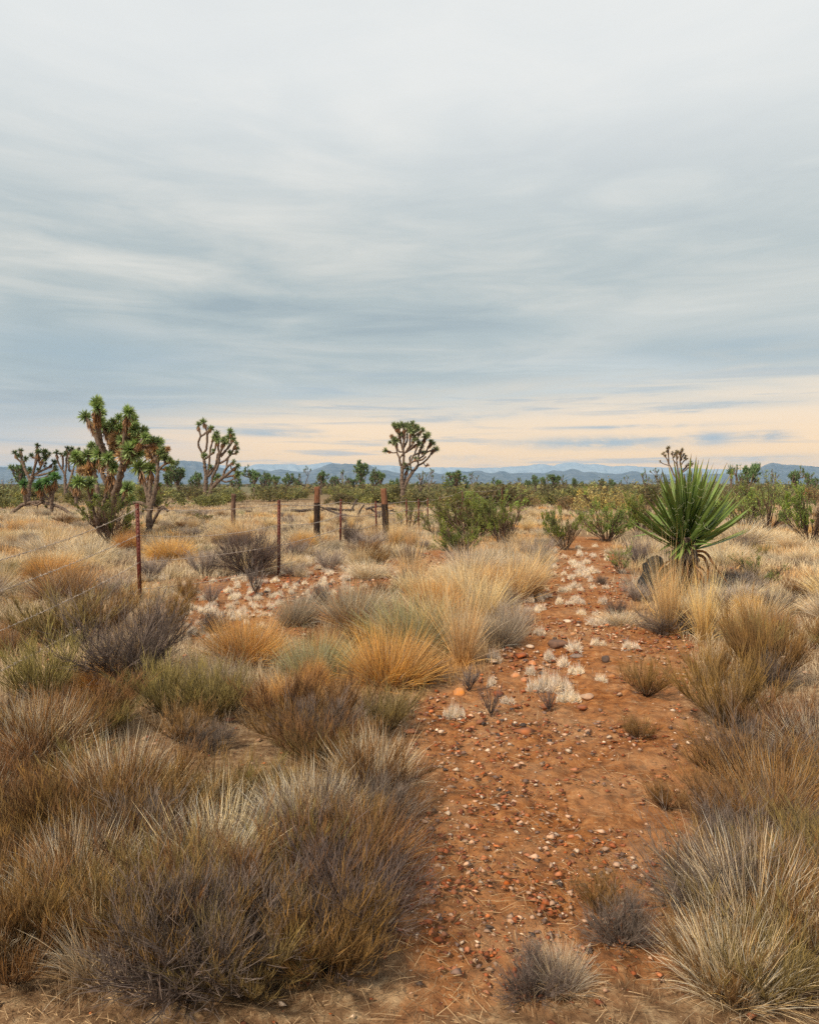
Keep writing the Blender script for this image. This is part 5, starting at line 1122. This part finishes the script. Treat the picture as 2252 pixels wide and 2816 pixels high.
for i, (u, v, w, h, c, lab) in enumerate([(1206, 800, 52, 20, (.17, .10, .07), 'large flat dark rock in the middle of the trail'), (1247, 824, 36, 9, (.20, .14, .12), 'flat grey stone just before the flat dark rock'), (1146, 836, 20, 12, (.46, .19, .09), 'reddish stone between two white tufts by the yellowish tuft'),
        (1275, 914, 34, 11, (.52, .36, .24), 'flat pale stone beside the widest white tuft'), (978, 906, 32, 17, (.50, .21, .08), 'orange slab at the thicket edge of the near soil'), (1108, 866, 24, 12, (.56, .28, .13), 'orange pebble-like stone before the small creamy tuft'),
        (1128, 874, 18, 9, (.50, .26, .13), 'small tan stone near the orange pebble-like one'), (1316, 836, 20, 14, (.10, .07, .06), 'dark stone on the yucca side of the near trail'), (1167, 858, 13, 7, (.08, .06, .055), 'little black stone above the widest white tuft'), (1226, 738, 22, 8, (.60, .48, .36), 'pale flat stone on the middle of the trail'),
        (1140, 798, 22, 8, (.60, .46, .34), 'whitish stone before the tuft behind the flat dark rock'), (1098, 816, 16, 9, (.40, .18, .09), 'brown stone at the foot of the wiry shrub'), (1330, 872, 22, 9, (.34, .15, .07), 'rust-coloured stone near the lone brown bush'), (1240, 772, 16, 8, (.42, .22, .12), 'brownish stone just past the flat dark rock'),
        (890, 588, 24, 9, (.16, .10, .08), 'dark stone at the far tip of the red clearing'), (1262, 940, 26, 10, (.30, .13, .06), 'rust-coloured stone nearest the camera end of the soil')]):
    X, Y = gp(*src(u, v)); k = Y / F / .8418; V, Q, T = rock(700 + i, .9); n = len(V)
    o = mk('rock', V * (w * k, w * k * .8, h * k * 1.5), Q, T, np.tile(a3(c), (n, 1)), M_rock, smooth=False, loc=(X, Y, rootz(X, Y) + h * k * .30)); tag(o, lab, 'rock', 'stones lying on the trail')

# --- meadow: many small clumps nothing tells apart
rm = random.Random(21)
ZON = [('in the meadow before the big shaggy tree', -150, 230), ('in the meadow between the first red post and the short wooden post', 230, 450), ('in the meadow between the short and the split wooden posts', 450, 650), ('in the meadow around the leaning wooden post', 650, 900),
       ('in the grass around the thicket', 900, 1150), ('along the trail', 1150, 1380), ('in the meadow beyond the yucca', 1380, 1900)]
KL = {'straw': 'straw-coloured grass clump', 'pale': 'pale grass clump', 'gold': 'orange grass clump', 'ember': 'brown grass clump', 'grey': 'grey grass clump', 'green': 'greenish grass clump', 'dead': 'dark little shrub', 'ash': 'grey little shrub', 'broom': 'brown little shrub', 'tall': 'stalky grass clump', 'olive': 'olive little shrub', 'bare': 'bare little weed'}
placed = 0; tries = 0
SP = np.array([(TRAIL[:, 0], TRAIL[:, 1])])
while placed < 330 and tries < 9000:
    tries += 1
    D = 5.2 + 33 * rm.random() ** 1.15; px = rm.uniform(-120, 2380); X = (px - CX) / F * D
    u = (px - 102) * .8418; v = ((HY + H * F / D) - 832) * .8418
    soil = float(soilmask(np.array([X]), np.array([D]))[0])
    if soil > .4 and rm.random() < .93: continue
    if 1380 < u < 1600 and 600 < v < 860: continue
    if D < 9 and 900 < u < 1500: continue
    if 290 < u < 660 and 645 < v < 900: continue
    if 180 < u < 420 and 560 < v < 800: continue
    kd = rm.choices(['straw', 'pale', 'gold', 'ember', 'grey', 'green', 'dead', 'ash', 'broom', 'tall', 'olive'], [22, 28, 6, 6, 12, 1, 7, 11, 6, 6, 1])[0]
    if v > 740: kd = rm.choices(['straw', 'gold', 'ember', 'grey', 'green', 'broom', 'olive', 'dead'], [4, 6, 9, 6, 0, 38, 18, 18])[0]
    sz = rm.uniform(.30, .80) * (1 if D > 8 else .75); hh = {'tall': .62, 'straw': .42, 'gold': .33, 'pale': .32}.get(kd, .32) * rm.uniform(.7, 1.25) * (1 if D > 8 else .8)
    if soil > .4: sz *= .5; hh *= .6
    z = [q for q in ZON if q[1] <= u < q[2]]; z = z[0][0] if z else 'beyond the frame edge'
    if v > 740: z = 'in the near brush on the fence side' if u < 900 else 'in the near brush on the yucca side'
    is_s = kd in S
    place(pick((S if is_s else G)[kd]), 0, 0, sz, hh, 'dry_shrub' if is_s else 'grass_tussock', KL[kd] + ' ' + z, 'shrub' if is_s else 'grass clump', KL[kd] + 's ' + z, world=(X, D)); placed += 1

# --- white tufts
TU = [(1185, 898, 92, 34, 'widest ragged white tuft, on the red soil in front of the stones'), (1222, 845, 40, 20, 'white tuft just above the widest one'), (1255, 864, 44, 20, 'white tuft beside the widest one, yucca side'), (1136, 862, 30, 20, 'creamy tuft on the thicket side of the widest one'),
      (1300, 882, 30, 18, 'small white tuft farthest toward the lone brown bush'), (1050, 888, 34, 18, 'white tuft by the thin dry weed'), (1062, 830, 34, 26, 'yellowish tuft at the foot of the wiry shrub'), (965, 962, 46, 26, 'white tuft in the near corner of the red soil'),
      (1168, 772, 36, 16, 'white tuft behind the flat dark rock'), (1185, 824, 40, 20, 'round white tuft just before the flat dark rock'), (1248, 812, 44, 20, 'slanting white tuft touching the flat dark rock'), (1296, 800, 32, 14, 'lone white tuft on the trail below the stick'),
      (1290, 748, 42, 18, 'lacy white tuft in the middle of the trail near the stump'), (1365, 808, 40, 16, 'faint white tuft toward the yucca foot'), (1230, 920, 50, 20, 'pale ragged tuft just before the widest one'), (1098, 925, 36, 12, 'flat grey-white tuft near the camera end of the soil')]
for u, v, w, h, lab in TU: place(WIDE if w > 45 else pick(G['tuft']), u, v, w, h, 'white_grass_tuft', lab, 'grass tuft', rz=(.1 if w > 45 else None))
rt = random.Random(31)
def tufts(zone, n, cu, cv, su, sv, lo, hi, lab, grp, clump=3):
    k = 0
    while k < n:
        bu, bv = rt.gauss(cu, su), rt.gauss(cv, sv)
        for _ in range(rt.randint(1, clump)):
            w = rt.uniform(lo, hi) * .92; place(pick(G['tuft']), bu + rt.gauss(0, lo * 1.7), bv + rt.gauss(0, lo * .7), w, w * rt.uniform(.44, .58), 'white_grass_tuft', lab, 'grass tuft', grp); k += 1
tufts('clear', 84, 445, 700, 75, 30, 15, 28, 'small white grass tuft on the red clearing before the second red post', 'white tufts on the near end of the clearing')
tufts('clear', 30, 385, 745, 45, 26, 16, 30, 'small white grass tuft on the red soil above the big orange dome', 'white tufts above the orange dome')
tufts('clear2', 60, 640, 655, 70, 22, 14, 26, 'small white grass tuft on the clearing between the second and third red posts', 'white tufts in the middle of the clearing')
tufts('clear3', 26, 770, 622, 50, 14, 12, 22, 'small white grass tuft on the far end of the clearing', 'white tufts on the far end of the clearing')
tufts('trailfar', 30, 1245, 622, 42, 16, 14, 24, 'small white grass tuft on the far part of the trail', 'white tufts on the far trail')
tufts('trailmid', 26, 1210, 690, 42, 16, 16, 28, 'small white grass tuft on the middle of the trail before the stump', 'white tufts on the middle trail')
tufts('trailside', 8, 1130, 720, 25, 20, 18, 30, 'small white grass tuft beneath the wiry shrub at the trail edge', 'white tufts under the wiry shrub')
tufts('post', 22, 290, 690, 40, 24, 16, 28, 'small white grass tuft around the foot of the first red post', 'white tufts round the first red post')
tufts('edge', 12, 1300, 590, 40, 10, 10, 18, 'tiny white grass tuft between the two trail bushes', 'white tufts between the trail bushes')
